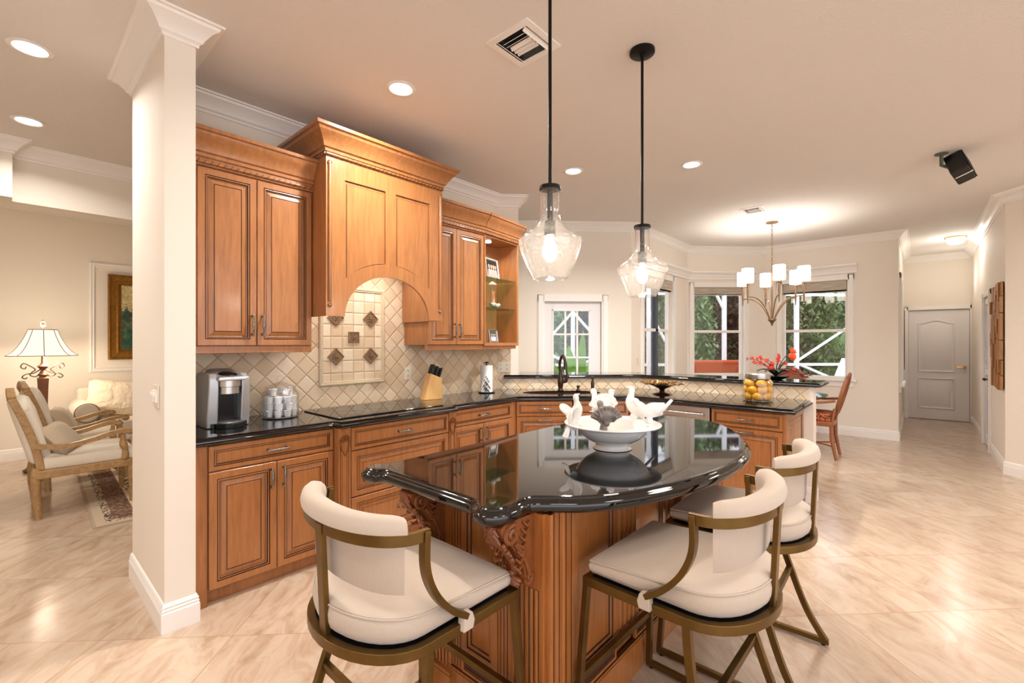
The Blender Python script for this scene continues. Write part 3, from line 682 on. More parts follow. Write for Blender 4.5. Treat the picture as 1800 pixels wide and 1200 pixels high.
# sink
t = thing('sink', 'oval stainless steel sink set into the corner of the black counter', 'sink', (SC.x, SC.y, .87), -pi/4)
b = B(); secs = []
for k, z in [(1.03, 0), (1.0, 0), (.97, -.03), (.93, -.16), (.80, -.19), (.3, -.195), (.1, -.198)]: secs.append([(k*.405*cos(a), k*.195*sin(a)*(1+.12*cos(2*a)), z) for a in [2*pi*i/40 for i in range(40)]])
b.loft(secs, caps=False); b.build('basin', STEEL, t, smooth=50); B().lathe([(.04, -.197), (.042, -.192), (.03, -.194), (.001, -.195)], (0, 0, 0), 20).build('drain', CHROME, t, smooth=50)
t = thing('faucet', 'tall dark bronze pull-down faucet behind the sink', 'faucet', (3.985, 2.865, CZ1), -pi/4)
b = B(); b.lathe([(.001, 0), (.033, 0), (.033, .008), (.026, .014), (.025, .03), (.030, .06), (.033, .10), (.028, .15), (.018, .19), (.014, .21)], seg=20)
b.tube(spline([(0, 0, .20), (-.01, -.005, .28), (0, -.02, .34), (.01, -.06, .375), (.02, -.11, .36), (.025, -.125, .32)], 6), [.015]*31, 12); b.build('body', FAUC, t, smooth=60)
b = B(); b.tube([(.025, -.125, .33), (.028, -.135, .29), (.03, -.14, .235)], [.014, .019, .021], 12); b.build('spray_head', FAUC, t, smooth=60)
b = B(); b.tube([(.028, 0, .09), (.055, -.005, .10), (.075, -.01, .15), (.06, -.01, .22), (.045, -.01, .25)], [.018, .02, .017, .010, .006], 10); b.build('lever', FAUC, t, smooth=60)
t = thing('soap_dispenser', 'bronze soap dispenser standing right of the faucet', 'soap dispenser', (4.20, 2.60, CZ1), -pi/4)
B().lathe([(.001, 0), (.022, 0), (.022, .006), (.016, .012), (.018, .05), (.02, .08), (.012, .105), (.009, .115)], seg=16).build('body', FAUC, t, smooth=60); b = B(); b.lathe([(.008, .112), (.010, .125), (.014, .135), (.010, .15), (.001, .153)], seg=12); b.tube([(0, 0, .125), (.0, -.045, .122)], [.006, .004], 8); b.build('pump', FAUC, t, smooth=60)
t = thing('sink_sprayer', 'short bronze sink valve knob between the faucet and soap dispenser', 'sink fitting', (4.09, 2.71, CZ1), -pi/4)
B().lathe([(.001, 0), (.024, 0), (.022, .01), (.012, .018), (.012, .032), (.018, .038), (.018, .052), (.010, .058), (.001, .06)], seg=16).build('body', FAUC, t, smooth=60)

# cooktop
t = thing('cooktop', 'flat black glass electric cooktop set on the counter below the hood', 'cooktop', (1.94, 3.145, CZ1))
B().box(-.45, .45, -.26, .26, 0, .009).build('glass_top', simple('black_ceramic_glass', (10, 10, 11), .05, spec=.8), t, bevel=.003)
b = B()
for x, y, r in ((-.27, -.1, .10), (-.25, .12, .08), (.02, .02, .12), (.27, .12, .08), (.26, -.1, .10)): b.tube([(x+r*cos(a), y+r*sin(a), .0088) for a in [2*pi*k/32 for k in range(32)]], .0008, 4, True)
b.build('burner_ring', simple('dark_grey_print', (52, 52, 54), .3), t)

# decorative tile panel over the cooktop
t = thing('tile_panel', 'framed stone tile panel with five bronze medallions on the backsplash above the cooktop', 'tile panel', (1.932, KY-.0085, 1.085))
w_, h_ = .29, .80
b = B(); b.M = T(-w_+.0, 0, 0); b.box(.02, 2*w_-.02, -.006, 0, .02, h_-.02); b.build('square_tiles', SPQ, t)
b = B(); secs = [[(-w_+a, -d, a), (w_-a, -d, a), (w_-a, -d, h_-a), (-w_+a, -d, h_-a)] for a, d in [(0, 0), (0, .012), (.008, .018), (.018, .018), (.022, .013), (.03, .014), (.034, .006)]]; b.loft(secs, caps=False); b.build('moulding', STONE, t)
for (x, z, r) in [(-.155, .232, 45), (.155, .232, 45), (0, .388, 0), (-.155, .545, 45), (.155, .545, 45)]:
    b = B(T(x, -.006, z) @ Ry(radians(r))); s = .046 if r == 0 else .05
    secs = [[(-k, -d, -k), (k, -d, -k), (k, -d, k), (-k, -d, k)] for k, d in [(s, 0), (s, .010), (s*.88, .012), (s*.84, .006), (s*.1, .006)]]; b.loft(secs)
    for k in range(8): a = k*pi/4; b.ball((s*.42*cos(a), -.007, s*.42*sin(a)), (s*.26, .005, s*.10), 8, 5, Ry(-a))
    b.ball((0, -.010, 0), (s*.16, .006, s*.16), 10, 6); b.tube([(s*.2*cos(a), -.011, s*.2*sin(a)) for a in [2*pi*k/14 for k in range(14)]], .002, 5, True)
    b.build('medallion', BRONZE_T, t, smooth=40)

def plate(name, label, cat, M, w=.07, h=.115, kind='outlet', group=None):
    loc = M.to_translation(); rz = M.to_euler().z; t = thing(name, label, cat, loc, rz, group); b = B(); b.box(-w/2, w/2, -.006, 0, -h/2, h/2); b.build('cover_plate', OUTLET, t, bevel=.002)
    n = max(1, round(w/.07))
    for i in range(n):
        cx = -w/2+w*(i+.5)/n
        if kind == 'outlet':
            b = B(); 
            for z in (-.022, .022):
                b.mi = 0; b.cbox((cx, -.007, z), (.028, .004, .03)); b.mi = 1; b.cbox((cx-.006, -.0092, z+.004), (.003, .002, .011)); b.cbox((cx+.006, -.0092, z+.004), (.003, .002, .011)); b.cbox((cx, -.0092, z-.009), (.005, .002, .005))
            b.build('socket', [OUTLET, BLACKP], t)
        else: b = B(); b.cbox((cx, -.010, .0), (.030, .010, .062)); b.cbox((cx, -.016, .012), (.010, .014, .02)); b.build('switch', simple('switch_white', (244, 240, 232), .35), t, bevel=.002)
    return t
plate('power_outlet', 'ivory power outlet on the tiled backsplash beside the knife block', 'power outlet', T(2.47, KY-.0085, 1.150))
plate('power_outlet', 'double ivory outlet plate on the angled tile end behind the paper towels', 'power outlet', T(K1[0]+.055-.006, KY-.055-.006, 1.16) @ Rz(-pi/4), w=.14)
plate('light_switch', 'double dimmer switch on the side of the wing wall', 'light switch', T(.529, 2.93, 1.155) @ Rz(-pi/2), w=.115, kind='switch')
plate('power_outlet', 'small white outlet on the bay wall left of the narrow window', 'power outlet', T(5.90, 2.929, 1.17))
plate('thermostat', 'small white thermostat beside the carved wood wall art in the hall', 'thermostat', T(8.32, -.699, 1.50) @ Rz(pi), w=.09, kind='switch')
# ------------------------------------------------------------------ island
ISL = spline([(1.02, 1.59), (1.02, 1.35), (1.02, 1.12), (1.005, 1.075), (.985, 1.045), (.982, 1.00), (1.02, .958), (1.09, .948), (1.165, .955), (1.215, .905), (1.29, .825), (1.43, .735), (1.69, .64), (2.03, .585), (2.38, .60), (2.70, .705), (2.97, .865), (3.11, 1.02), (3.145, 1.22), (3.09, 1.42), (2.93, 1.58), (2.68, 1.68), (2.38, 1.705), (1.9, 1.71), (1.4, 1.71), (1.18, 1.71), (1.11, 1.722), (1.05, 1.745), (1.0, 1.735), (.978, 1.69), (.99, 1.64)], 5, True)
o = edge_slab('island_top', [(p.x, p.y) for p in ISL], [True]*len(ISL), .858, .915, style=1)
tag(o, 'large polished black granite island top with scalloped corners and a rounded far end', 'island top')
t = thing('kitchen_island', 'carved maple island base with fluted posts, under the black granite top', 'kitchen island', (1.21, .93, 0))
IW, ID = 1.54, .62     # local: x along the long side, y depth
b = B(); b.box(.012, IW-.012, .012, ID-.012, 0, .857); b.build('body', [CABI], t)
IPR = [(0, 0, 0), (0, .012, 0), (.002, .014, 0), (.030, .014, 0), (.032, .008, 1), (.036, .011, 0), (.044, .008, 0), (.047, .002, 1), (.050, .003, 0)]
def fluted(b, x0, x1, z0, z1, y=0, n=6):
    b.mi = 0; b.box(x0, x1, y-.016, y+.02, .0, .857); w = (x1-x0-.03)/n
    for k in range(n):
        cx = x0+.015+w*(k+.5)
        b.mi = 1; b.box(cx+w*.30, cx+w*.42, y-.0175, y-.016, z0, z1); b.mi = 0; b.tube([(cx-w*.1, y-.013, z0), (cx-w*.1, y-.014, z1)], w*.36, 8)
def beads(b, x0, x1, y=0, z0=.22):
    b.mi = 0; b.box(x0, x1, y-.010, y+.02, z0, .857); w = x1-x0; n = 4
    for k in range(n):
        cx = x0+w*(k+.5)/n; b.mi = 0; b.tube([(cx, y-.008, z0), (cx, y-.008, .857)], w/n*.33, 8); b.mi = 1; b.box(cx+w/n*.40, cx+w/n*.5, y-.012, y-.009, z0, .857)
def plinth(b, x0, x1, y=0, h=.13):
    b.mi = 0; b.box(x0, x1, y-.018, y, 0, h); b.box(x0, x1, y-.014, y, h, h+.012); b.mi = 1; b.box(x0, x1, y-.0165, y, h+.0118, h+.0135); b.mi = 0
# long side facing the stools
b = B(); b.mi = 0; b.box(-.002, .135, -.016, .02, 0, .857); b.mi = 1
for x in (.022, .052, .092, .124): b.box(x, x+.003, -.0175, -.015, .1, .857)
b.mi = 0; b.tube([(.008, -.014, .1), (.008, -.014, .857)], .009, 8); b.tube([(.072, -.014, .1), (.072, -.014, .857)], .012, 8)
b.build('corner_post', [CABI, GLAZE], t, smooth=40)
def field(x0, x1, M, rail=True):
    b = B(M); b.panel(x0, x1, .22, .857, 0, IPR)
    b.panel(x0, x1, .145, .213, 0, [(0, 0, 0), (0, .012, 0), (.012, .012, 0), (.013, .008, 1), (.018, .010, 0), (.020, .006, 1)]); return b
Mx = Matrix.Identity(4)
for x0, x1 in ((.14, .455), (.62, .93), (1.12, IW-.13)): b = field(x0, x1, Mx); b.build('side_panel', [CABI, GLAZE], t)
for x0, x1 in ((.46, .615), (.935, 1.115)): b = B(); beads(b, x0, x1); b.build('beaded_stile', [CABI, GLAZE], t, smooth=40)
b = B(); plinth(b, -.02, IW, 0); b.build('plinth', [CABI, GLAZE], t)
b = B(); b.box(IW-.13, IW, -.012, .02, 0, .857); b.build('corner_post', [CABI, GLAZE], t)
# short side with two fluted posts and corbels (faces -x)
Ms = T(0, ID, 0) @ Rz(-pi/2)
for x0 in (.0, ID-.155):
    b = B(Ms); fluted(b, x0, x0+.155, .13, .60); b.build('fluted_post', [CABI, GLAZE], t, smooth=40)
b = field(.215, .405, Ms); b.build('side_panel', [CABI, GLAZE], t)
for x0, x1 in ((.158, .213), (.408, .463)):
    b = B(Ms); b.box(x0, x1, -.008, .02, .14, .857); b.mi = 1
    for k in (.2, .5, .8): xx = x0+(x1-x0)*k; b.box(xx, xx+.0025, -.0095, -.008, .15, .857)
    b.build('beaded_stile', [CABI, GLAZE], t)
b = B(Ms); plinth(b, -.015, ID+.0, 0); b.box(-.02, .17, -.035, 0, 0, .125); b.box(ID-.17, ID+.02, -.035, 0, 0, .125); b.mi = 1; b.box(-.02, .17, -.036, 0, .110, .112); b.build('plinth', [CABI, GLAZE], t)
# carved acanthus corbels
def corbel(parent, M):
    b = B(M)   # local: x across (0 centre), -y outward, z down from 0
    side = spline([(0, 0), (-.150, 0), (-.158, -.03), (-.140, -.055), (-.115, -.075), (-.085, -.115), (-.060, -.155), (-.050, -.185), (-.052, -.21), (-.035, -.235), (0, -.245)], 3)
    side = [(p[0], p[1]) for p in [tuple(q) for q in side]]
    b.prismx(side, -.040, .040)
    for s in (-1, 1):     # scrolls and side leaves
        xx = s*.043
        sp = [(xx, -.118+(.034*(1-k/26))*cos(k*.42+1), -.040+(.034*(1-k/26))*sin(k*.42+1)) for k in range(24)]; b.tube(sp, .008, 6)
        sp = [(xx, -.030+(.022*(1-k/20))*cos(k*.45+3), -.205+(.022*(1-k/20))*sin(k*.45+3)) for k in range(17)]; b.tube(sp, .006, 6)
        b.tube(spline([(xx, -.10, -.07), (xx, -.07, -.11), (xx, -.045, -.15), (xx, -.03, -.19)], 4), [.009]*13, 6)
        for k in range(7):
            a = -.4+k*.28; P = Vector((s*.042, -.05-.012*k*.6+.02, -.02-.022*k)); b.tube([P, P+Vector((s*.008, -.02, -.006)), P+Vector((s*.002, -.034, .010))], [.007, .006, .002], 6)
        for k in range(5): b.ball((s*.034, -.145+.020*k, -.068-.028*k), .009-.0008*k, 8, 6)
    ctr_ = spline([(0, -.158, -.01), (0, -.160, -.035), (0, -.140, -.062), (0, -.112, -.088), (0, -.083, -.125), (0, -.062, -.165), (0, -.056, -.20)], 4)
    b.tube(ctr_, [.020-.010*k/24 for k in range(25)], 8)
    for k in range(8):
        p = ctr_[2+k*2]; 
        for s in (-1, 1): b.tube([p, (p.x+s*.016, p.y-.010, p.z+.004), (p.x+s*.030, p.y-.004, p.z-.014)], [.007, .007, .003], 6)
    for k in range(7):     # shell
        a = radians(-75+25*k); b.ball((.024*sin(a), -.064-.002*abs(3-k), -.205-.022*cos(a)+.01), (.006, .010, .020), 8, 6, Ry(-a))
    b.ball((0, -.066, -.192), .012, 8, 6); b.ball((0, -.165, -.018), .016, 10, 6); return b.build('corbel', CORB, parent, smooth=55)
corbel(t, Ms @ T(.0775, -.016, .857)); corbel(t, Ms @ T(ID-.0775, -.016, .857))

# ------------------------------------------------------------------ counter stools
def make_stool(label, loc, rz):
    t = thing('counter_stool', label, 'bar stool', loc, rz, 'upholstered brass-framed counter stools')
    w, yf, ys, yb, z = .262, .265, -.10, -.29, .596
    def ring(k, z_, n=18): # D-shape with round back, k = inset
        return [(-w+k, yf-k, z_), (-w+k, ys, z_)]+[(-(w-k)*cos(a), ys-(ys-yb-k)*sin(a), z_) for a in [pi*i/n for i in range(1, n)]]+[(w-k, ys, z_), (w-k, yf-k, z_)]
    b = B(); b.bar(ring(.012, z), .024, .030, closed=True); b.build('seat_frame', BRASS, t, bevel=.002)
    b = B(); b.prism([(p[0], p[1]) for p in ring(.024, 0)], z-.008, z+.004); b.build('seat_pan', simple('black_underside', (24, 20, 18), .8), t)
    # cushion: thicker toward the back
    b = B(); secs = []
    for ins, f in [(.060, 0), (.034, .0), (.024, .12), (.018, .35), (.016, .6), (.020, .85), (.024, .90), (.022, .93), (.030, 1.0), (.07, 1.10), (.14, 1.20), (.20, 1.24)]:
        r = ring(ins, 0); secs.append([(x*1.0, y, z+.020+f*(.052+.036*max(0, min(1, (yf-y)/(yf-yb))))) for x, y, _ in r])
    b.loft(secs); b.build('seat_cushion', LINEN, t, smooth=50)
    b = B(); r = ring(.019, 0); b.tube([(x, y, z+.020+.90*(.052+.036*max(0, min(1, (yf-y)/(yf-yb))))) for x, y, _ in r], .0028, 6, True); b.build('piping', LINEN, t, smooth=60)
    # arms + top rail: one bent strip
    rz_ = .915; rw = .268; ry, rb = -.125, -.282
    arc = [(-rw*cos(a), ry-(ry-rb)*sin(a)**.9 if 0 < a < pi else ry, rz_) for a in [pi*i/26 for i in range(27)]]
    arc = [(-rw, ry+.012, rz_)]+arc+[(rw, ry+.012, rz_)]
    b = B(); b.bar(arc, .016, .032); b.build('top_rail', BRASS, t, bevel=.0015)
    for s in (-1, 1):
        pth = [(s*rw, ry+.0, rz_+.012), (s*rw, ry-.002, rz_-.07), (s*(rw-.002), ry+.012, rz_-.13), (s*(rw-.004), ry+.045, rz_-.19), (s*(rw-.004), ry+.095, rz_-.245), (s*(rw-.004), ry+.15, rz_-.283)]
        b = B(); b.bar(spline(pth, 5), .030, .016, ref=(s, 0, 0)) if False else b.bar(spline(pth, 5), .018, .030, ref=(s, 0, .001)); a_ = b.build('arm', BRASS, t, bevel=.002)
        b = B(); q = pth[-1]; b.box(s*(rw-.004)-.008, s*(rw-.004)+.008, q[1]-.012, q[1]+.012, z+.010, q[2]+.006); b.build('arm_post', BRASS, a_)
        b = B(); lp = [(q[1]-.020, q[2]-.040), (q[1]+.018, q[2]-.040), (q[1]+.024, q[2]-.018), (q[1]+.016, q[2]+.008), (q[1]-.016, q[2]+.014)]
        b.loft([[(s*(rw-.004)+dx, y, zz) for y, zz in lp] for dx in (-.014, -.012, .012, .014)]); b.build('strap', LINEN, a_, bevel=.003)
    b = B(); b.bar([(0, yb+.020, z), (0, rb-.004, rz_+.012)], .036, .016, ref=(0, 1, 0)); b.build('back_post', BRASS, t, bevel=.002)
    # padded back: thick roll over the rail, flat panel hanging inside it
    b = B(); secs = []; n = 26
    def arcp(a, off): return Vector((-(rw-off)*cos(a), ry-(ry-rb-off)*sin(a)**.9, 0))
    A0, A1 = .30, pi-.30
    for i in range(n+1):
        a = A0+(A1-A0)*i/n; e = min(1, min(i, n-i)/1.5)*.12+.88; c0 = arcp(a, 0); cin = arcp(a, .05); d = (cin-c0).normalized()
        up = .008*sin(a)
        k_ = .026*sin(a)
        pr = [(.010+k_, -.150), (.014+k_, -.155), (.034+k_, -.150), (.040+k_, -.10), (.040+k_*.6, -.02), (.050, .010), (.052, .028), (.044, .044+up), (.024, .055+up), (.0, .055+up), (-.012, .046+up), (-.018, .032), (-.016, .019), (-.009, .017), (.010, .015), (.010+k_*.9, -.05)]
        secs.append([c0+d*(x*e)+Vector((0, 0, rz_+zz*(e if zz > 0 else 1))) for x, zz in pr])
    b.loft(secs); b.build('back_pad', LINEN, t, smooth=50)
    # sled legs
    for s in (-1, 1):
        fx = s*.285; b = B(); b.bar([(s*(w-.014), yf-.012, z), (fx-s*.002, yf+.018, .020)], .026, .022, ref=(0, 1, 0)); lg = b.build('front_leg', BRASS, t, bevel=.0015)
        bl = spline([(s*(w-.012), -.10, z-.010), (s*(w-.006), -.115, .45), (s*(w+.002), -.15, .33), (s*(w+.012), -.215, .15), (fx, -.29, .020)], 5)
        b = B(); b.bar(bl, .022, .026, ref=(0, 1, .3)); b.build('rear_leg', BRASS, t, bevel=.0015)
        b = B(); b.bar([(fx-s*.002, yf+.029, .020), (fx, -.302, .020)], .020, .024); b.build('floor_runner', BRASS, t, bevel=.0015)
        for y in (yf+.008, -.28): b = B(); b.lathe([(.001, 0), (.009, 0), (.009, .009), (.001, .009)], (fx, y, 0), 10); b.build('foot', BLACKP, t)
    b = B(); b.bar([(-w+.006, -.145, .33), (w-.006, -.145, .33)], .022, .026); b.build('rear_stretcher', BRASS, t, bevel=.0015)
    b = B(); b.bar([(-w-.004, yf+.012, .25), (w+.004, yf+.012, .25)], .022, .024); b.build('footrest', BRASS, t, bevel=.0015)
    return t
st = make_stool('linen and brass counter stool at the scalloped short end of the island', (.880, 1.255, 0), -pi/2)
for lb, x, y, r in (('linen and brass counter stool on the long side of the island, nearest the carved corner', 1.615, .612, -.02), ('linen and brass counter stool on the long side of the island, nearest the rounded end', 2.30, .612, .02)):
    c = copy_tree(st); c.location = (x, y, 0); c.rotation_euler = (0, 0, r); c['label'] = lb

# ------------------------------------------------------------------ pendants, downlights, vents, speaker
def pendant(x, y, label):
    t = thing('pendant_light', label, 'pendant light', (x, y, 1.70), 0, 'seeded glass pendants over the island'); H = CEIL-1.70
    b = B(); b.lathe([(.001, H-.001), (.068, H-.001), (.068, H-.018), (.060, H-.024), (.012, H-.026), (.010, H-.045), (.001, H-.046)], seg=28); b.build('canopy', BLACKM, t, smooth=40)
    B().tube([(0, 0, .39), (0, 0, H-.02)], .0075, 10).build('rod', BLACKM, t, smooth=60)
    b = B(); b.lathe([(.001, .405), (.010, .405), (.014, .396), (.045, .394), (.046, .380), (.012, .377), (.012, .25), (.023, .245), (.024, .185), (.018, .182), (.001, .182)], seg=20); b.build('socket', BLACKM, t, smooth=40)
    pr = [(.040, .382), (.040, .30), (.043, .27), (.052, .24), (.072, .212), (.105, .190), (.130, .172), (.136, .158), (.134, .135), (.122, .10), (.100, .05), (.080, .012), (.074, .002), (.069, 0)]
    s = spline([(r, z, 0) for r, z in pr], 4); secs = [[(p[0]*cos(a), p[0]*sin(a), p[1]) for a in [2*pi*i/40 for i in range(40)]] for p in s]
    secs += [[(q[0]*.972, q[1]*.972, q[2]) for q in sc] for sc in secs[::-1]]
    B().loft(secs, caps=False).build('glass_shade', SEED, t, smooth=60)
    b = B(); b.lathe([(.001, .182), (.012, .180), (.015, .165), (.027, .145), (.032, .122), (.027, .095), (.014, .078), (.001, .072)], seg=16); b.build('bulb', BULB, t, smooth=60)
    return t
p0 = pendant(1.551, 1.17, 'seeded glass pendant over the island, the nearer of the two')
c = copy_tree(p0); c.location = (2.365, 1.145, 1.685); c['label'] = 'seeded glass pendant over the island, the farther one, with its round black canopy in view'
for ch in c.children:
    if ch.name.startswith(('rod', 'canopy')): ch.location = (0, 0, .015) if ch.name.startswith('canopy') else (0, 0, .012)
DL = [(1.69, 2.46, 'recessed ceiling light in front of the range hood'), (3.585, 2.43, 'recessed ceiling light above the sink corner, left of the far pendant rod'), (4.17, 1.54, 'recessed ceiling light right of the far pendant rod'),
      (.10, 3.64, 'lit recessed light nearest the wing wall, on the living room side'), (.124, 4.85, 'lit recessed light farther into the living room side, before the dropped header')]
def downlight(x, y, label, power=DOWN_POWER):
    t = thing('recessed_light', label, 'ceiling light', (x, y, CEIL), 0, 'round recessed ceiling lights')
    b = B(); b.loft([[(r_*cos(a), r_*sin(a), z_) for a in [2*pi*i/32 for i in range(32)]] for r_, z_ in [(.070, -.001), (.092, -.001), (.094, -.005), (.088, -.008), (.072, -.009), (.066, -.004)]], ring=True)
    b.build('trim_ring', WHITE, t, smooth=40); b = B(); b.lathe([(.001, -.0035), (.07, -.0035), (.07, -.001), (.001, -.001)], seg=28); b.build('lens', LENS, t)
    down_lamp('lamp', (0, 0, -.012), power, .12, WARM, t); return t
for x, y, l in DL: downlight(x, y, l, LIV_POWER if x < .5 else DOWN_POWER)
for x, y in [(-.6, 1.4), (.2, -.6), (1.9, -.9), (3.4, -.5), (4.9, .6), (-1.0, 3.4), (5.9, -1.2)]:     # unseen soft discs without fixtures, added to brighten the room
    down_lamp('fill_lamp', (x, y, CEIL-.012), OFF_POWER, .7, WARM)
def vent(x, y, s, rz, label):
    t = thing('air_vent', label, 'air vent', (x, y, CEIL), rz, 'ceiling air vents'); h = s/2
    b = B(); secs = [[(-k, -k, z), (k, -k, z), (k, k, z), (-k, k, z)] for k, z in [(h, 0), (h, -.006), (h*.78, -.012), (h*.74, -.004)]]; b.loft(secs, caps=False); b.build('frame', WHITE, t, smooth=20)
    B().box(-h*.76, h*.76, -h*.76, h*.76, -.003, -.001).build('duct_back', BLACKP, t)
    b = B(); n = 5
    for k in range(n): b.cbox((-h*.62+h*.5*(k+.5)*2/n*.95+.0, 0, -.010), (.022, h*.62*2*.8, .002), Ry(radians(-40 if k < 2 else 40)))
    for sgn in (-1, 1):
        for q in (.64,): b.cbox((0, sgn*h*q*.98, -.010), (h*1.45, .026, .002), Rx(radians(sgn*40)))
    b.build('louver', WHITE, t); return t
v = vent(1.884, 1.60, .29, 0, 'square white ceiling air vent left of the nearer pendant rod')
c = copy_tree(v); c.location = (6.10, 1.50, CEIL); c['label'] = 'small ceiling air vent in front of the chandelier'; c.scale = (.9, .9, 1)
t = thing('wall_speaker', 'small black speaker angled down from a ceiling bracket, with a pale stripe', 'speaker', (5.36, -.144, 3.048), radians(20))
b = B(); b.lathe([(.001, 0), (.045, 0), (.045, -.008), (.001, -.010)], seg=20); b.tube([(0, 0, -.005), (0, 0, -.10), (.02, -.06, -.12)], .014, 10); b.build('bracket', simple('grey_green_metal', (86, 90, 78), .5), t, smooth=50)
Msp = T(.0, -.13, -.13) @ Rz(radians(-32)) @ Rx(radians(-20)) @ Ry(radians(24)); b = B(Msp); b.box(-.095, .095, -.05, .07, -.10, .10); b.build('cabinet', BLACKP, t, bevel=.012)
b = B(Msp); b.box(-.014, -.006, -.054, .06, -.103, .103); b.build('stripe', WHITE, t); b = B(Msp); b.box(-.09, .09, -.055, -.05, -.095, .095); b.build('grille', simple('black_grille', (22, 22, 24), .8), t); b = B(Msp); b.box(.045, .065, -.0565, -.055, -.082, -.076); b.build('badge', WHITE, t)
t = thing('hall_ceiling_light', 'small brass and glass flush light on the hall ceiling, half hidden by the corner', 'ceiling light', (9.75, -.42, CEIL))
B().lathe([(.001, -.001), (.13, -.001), (.13, -.018), (.10, -.024), (.001, -.025)], seg=24).build('pan', BRASSP, t, smooth=40); B().lathe([(.10, -.024), (.115, -.04), (.08, -.10), (.001, -.12)], seg=24).build('glass_bowl', CSHADE, t, smooth=60)
for q in range(2):
    l = bpy.data.lights.new('hall_light_point', 'POINT'); l.energy = 9; l.color = WARM; l.shadow_soft_size = .08; lo = bpy.data.objects.new('hall_light_point', l); S.collection.objects.link(lo); lo.parent = t; lo.location = (.0 if q else -.0, 0, -.17)
    if q: lo.location = (1.0, 0, -.5); l.energy = 4  # second point added down the hall, away from the fixture, to brighten it

# chandelier over the dining table
CX_, CY_ = 6.885, 1.471
t = thing('chandelier', 'six-arm champagne bronze chandelier with lit white shades over the dining table', 'chandelier', (CX_, CY_, 1.69))
H = CEIL-1.69; B().lathe([(.001, H-.001), (.075, H-.001), (.075, H-.016), (.02, H-.024), (.001, H-.026)], seg=24).build('canopy', NICK, t, smooth=40)
b = B(); z = H-.03; k = 0
while z > .80:
    q = [(0, 0)]; pts = [(.011*cos(a), 0, .019*sin(a)) for a in [2*pi*i/12 for i in range(12)]]
    b.tube([(Rz(k*pi/2) @ Vector(p))+Vector((0, 0, z-.019)) for p in pts], .003, 5, True); z -= .032; k += 1
b.build('chain', NICK, t, smooth=60)
b = B(); b.tube([(.03*cos(a), 0, .775+.03*sin(a)) for a in [2*pi*i/20 for i in range(20)]], .0045, 6, True); b.tube([(0, 0, .745), (0, 0, .06)], .011, 12); b.lathe([(.001, -.02), (.012, -.01), (.03, .02), (.055, .045), (.05, .06), (.012, .07)], seg=20); b.ball((0, 0, -.02), .014); b.build('stem', NICK, t, smooth=50)
for k in range(6):
    a = k*pi/3+.42; R_ = Rz(a); b = B(R_); b.tube(spline([(.03, 0, .05), (.07, 0, .14), (.14, 0, .25), (.22, 0, .32), (.30, 0, .345), (.375, 0, .345)], 5), .0075, 8); b.build('arm', NICK, t, smooth=60); arm = t.children[-1]
    b = B(R_); b.lathe([(.001, .25), (.005, .255), (.012, .34), (.014, .44), (.014, .50), (.036, .505), (.036, .512), (.012, .514), (.012, .55), (.001, .55)], (.375, 0, 0), 14); b.build('candle_holder', NICK, arm, smooth=50)
    b = B(R_); pts = [(.070, .535), (.070, .72), (.0665, .72), (.0665, .535)]; secs = [[(.375+r*cos(q), r*sin(q), z) for q in [2*pi*i/28 for i in range(28)]] for r, z in pts]; b.loft(secs, ring=True); b.build('shade', CSHADE, arm, smooth=50)
    l = bpy.data.lights.new('bulb_lamp', 'POINT'); l.energy = 8; l.color = WARM; l.shadow_soft_size = .03; lo = bpy.data.objects.new('bulb_lamp', l); S.collection.objects.link(lo); lo.parent = t; lo.location = R_ @ Vector((.375, 0, .66))
# ------------------------------------------------------------------ things on the counters
Z1 = CZ1
t = thing('coffee_maker', 'silver and black single-serve coffee maker at the left end of the counter', 'coffee maker', (.915, 3.20, Z1), .05)
b = B()
for s in (-1, 1):
    b.loft([[(s*(.062+.0*k), y0, z), (s*(.118-.006*k), y0+.01, z), (s*(.118-.008*k), .17, z), (s*.062, .17, z)] for k, z, y0 in [(0, .0, -.07), (0, .05, -.075), (.6, .24, -.095), (1, .30, -.09), (2.2, .325, -.06)]])
b.build('housing', STEELL, t, bevel=.008)
b = B(); b.box(-.066, .066, -.02, .16, 0, .30); b.box(-.066, .066, -.035, .0, .285, .30); b.build('inner_housing', BLACKP, t, bevel=.004)
b = B(); b.lathe([(.001, .205), (.060, .205), (.060, .245), (.066, .248), (.066, .285), (.001, .285)], (0, -.055, 0), 28); b.build('brew_head', STEEL, t, smooth=40)
b = B(); b.loft([[(-.078, -.125, .285), (.078, -.125, .285), (.085, .12, .300), (-.085, .12, .300)], [(-.070, -.118, .305), (.070, -.118, .305), (.07, .10, .345), (-.07, .10, .345)], [(-.058, -.10, .310), (.058, -.10, .310), (.05, .09, .350), (-.05, .09, .350)]]); b.build('lid', STEELL, t, bevel=.007)
b = B(); b.ball((0, -.045, .318), (.054, .060, .016), 20, 8, Rx(radians(12))); b.build('control_dome', BLACKP, t, smooth=60)
b = B(); b.lathe([(.001, 0), (.080, 0), (.082, .03), (.001, .032)], (0, -.065, 0), 28); b.box(-.10, .10, -.07, .12, 0, .03); b.build('base', BLACKP, t, smooth=40, bevel=.003)
b = B(); b.lathe([(.001, .032), (.062, .032), (.062, .037), (.001, .037)], (0, -.075, 0), 28)
for k in range(-4, 5): b.box(k*.012-.002, k*.012+.002, -.11, -.04, .037, .040)
b.build('drip_tray', STEEL, t, smooth=40)

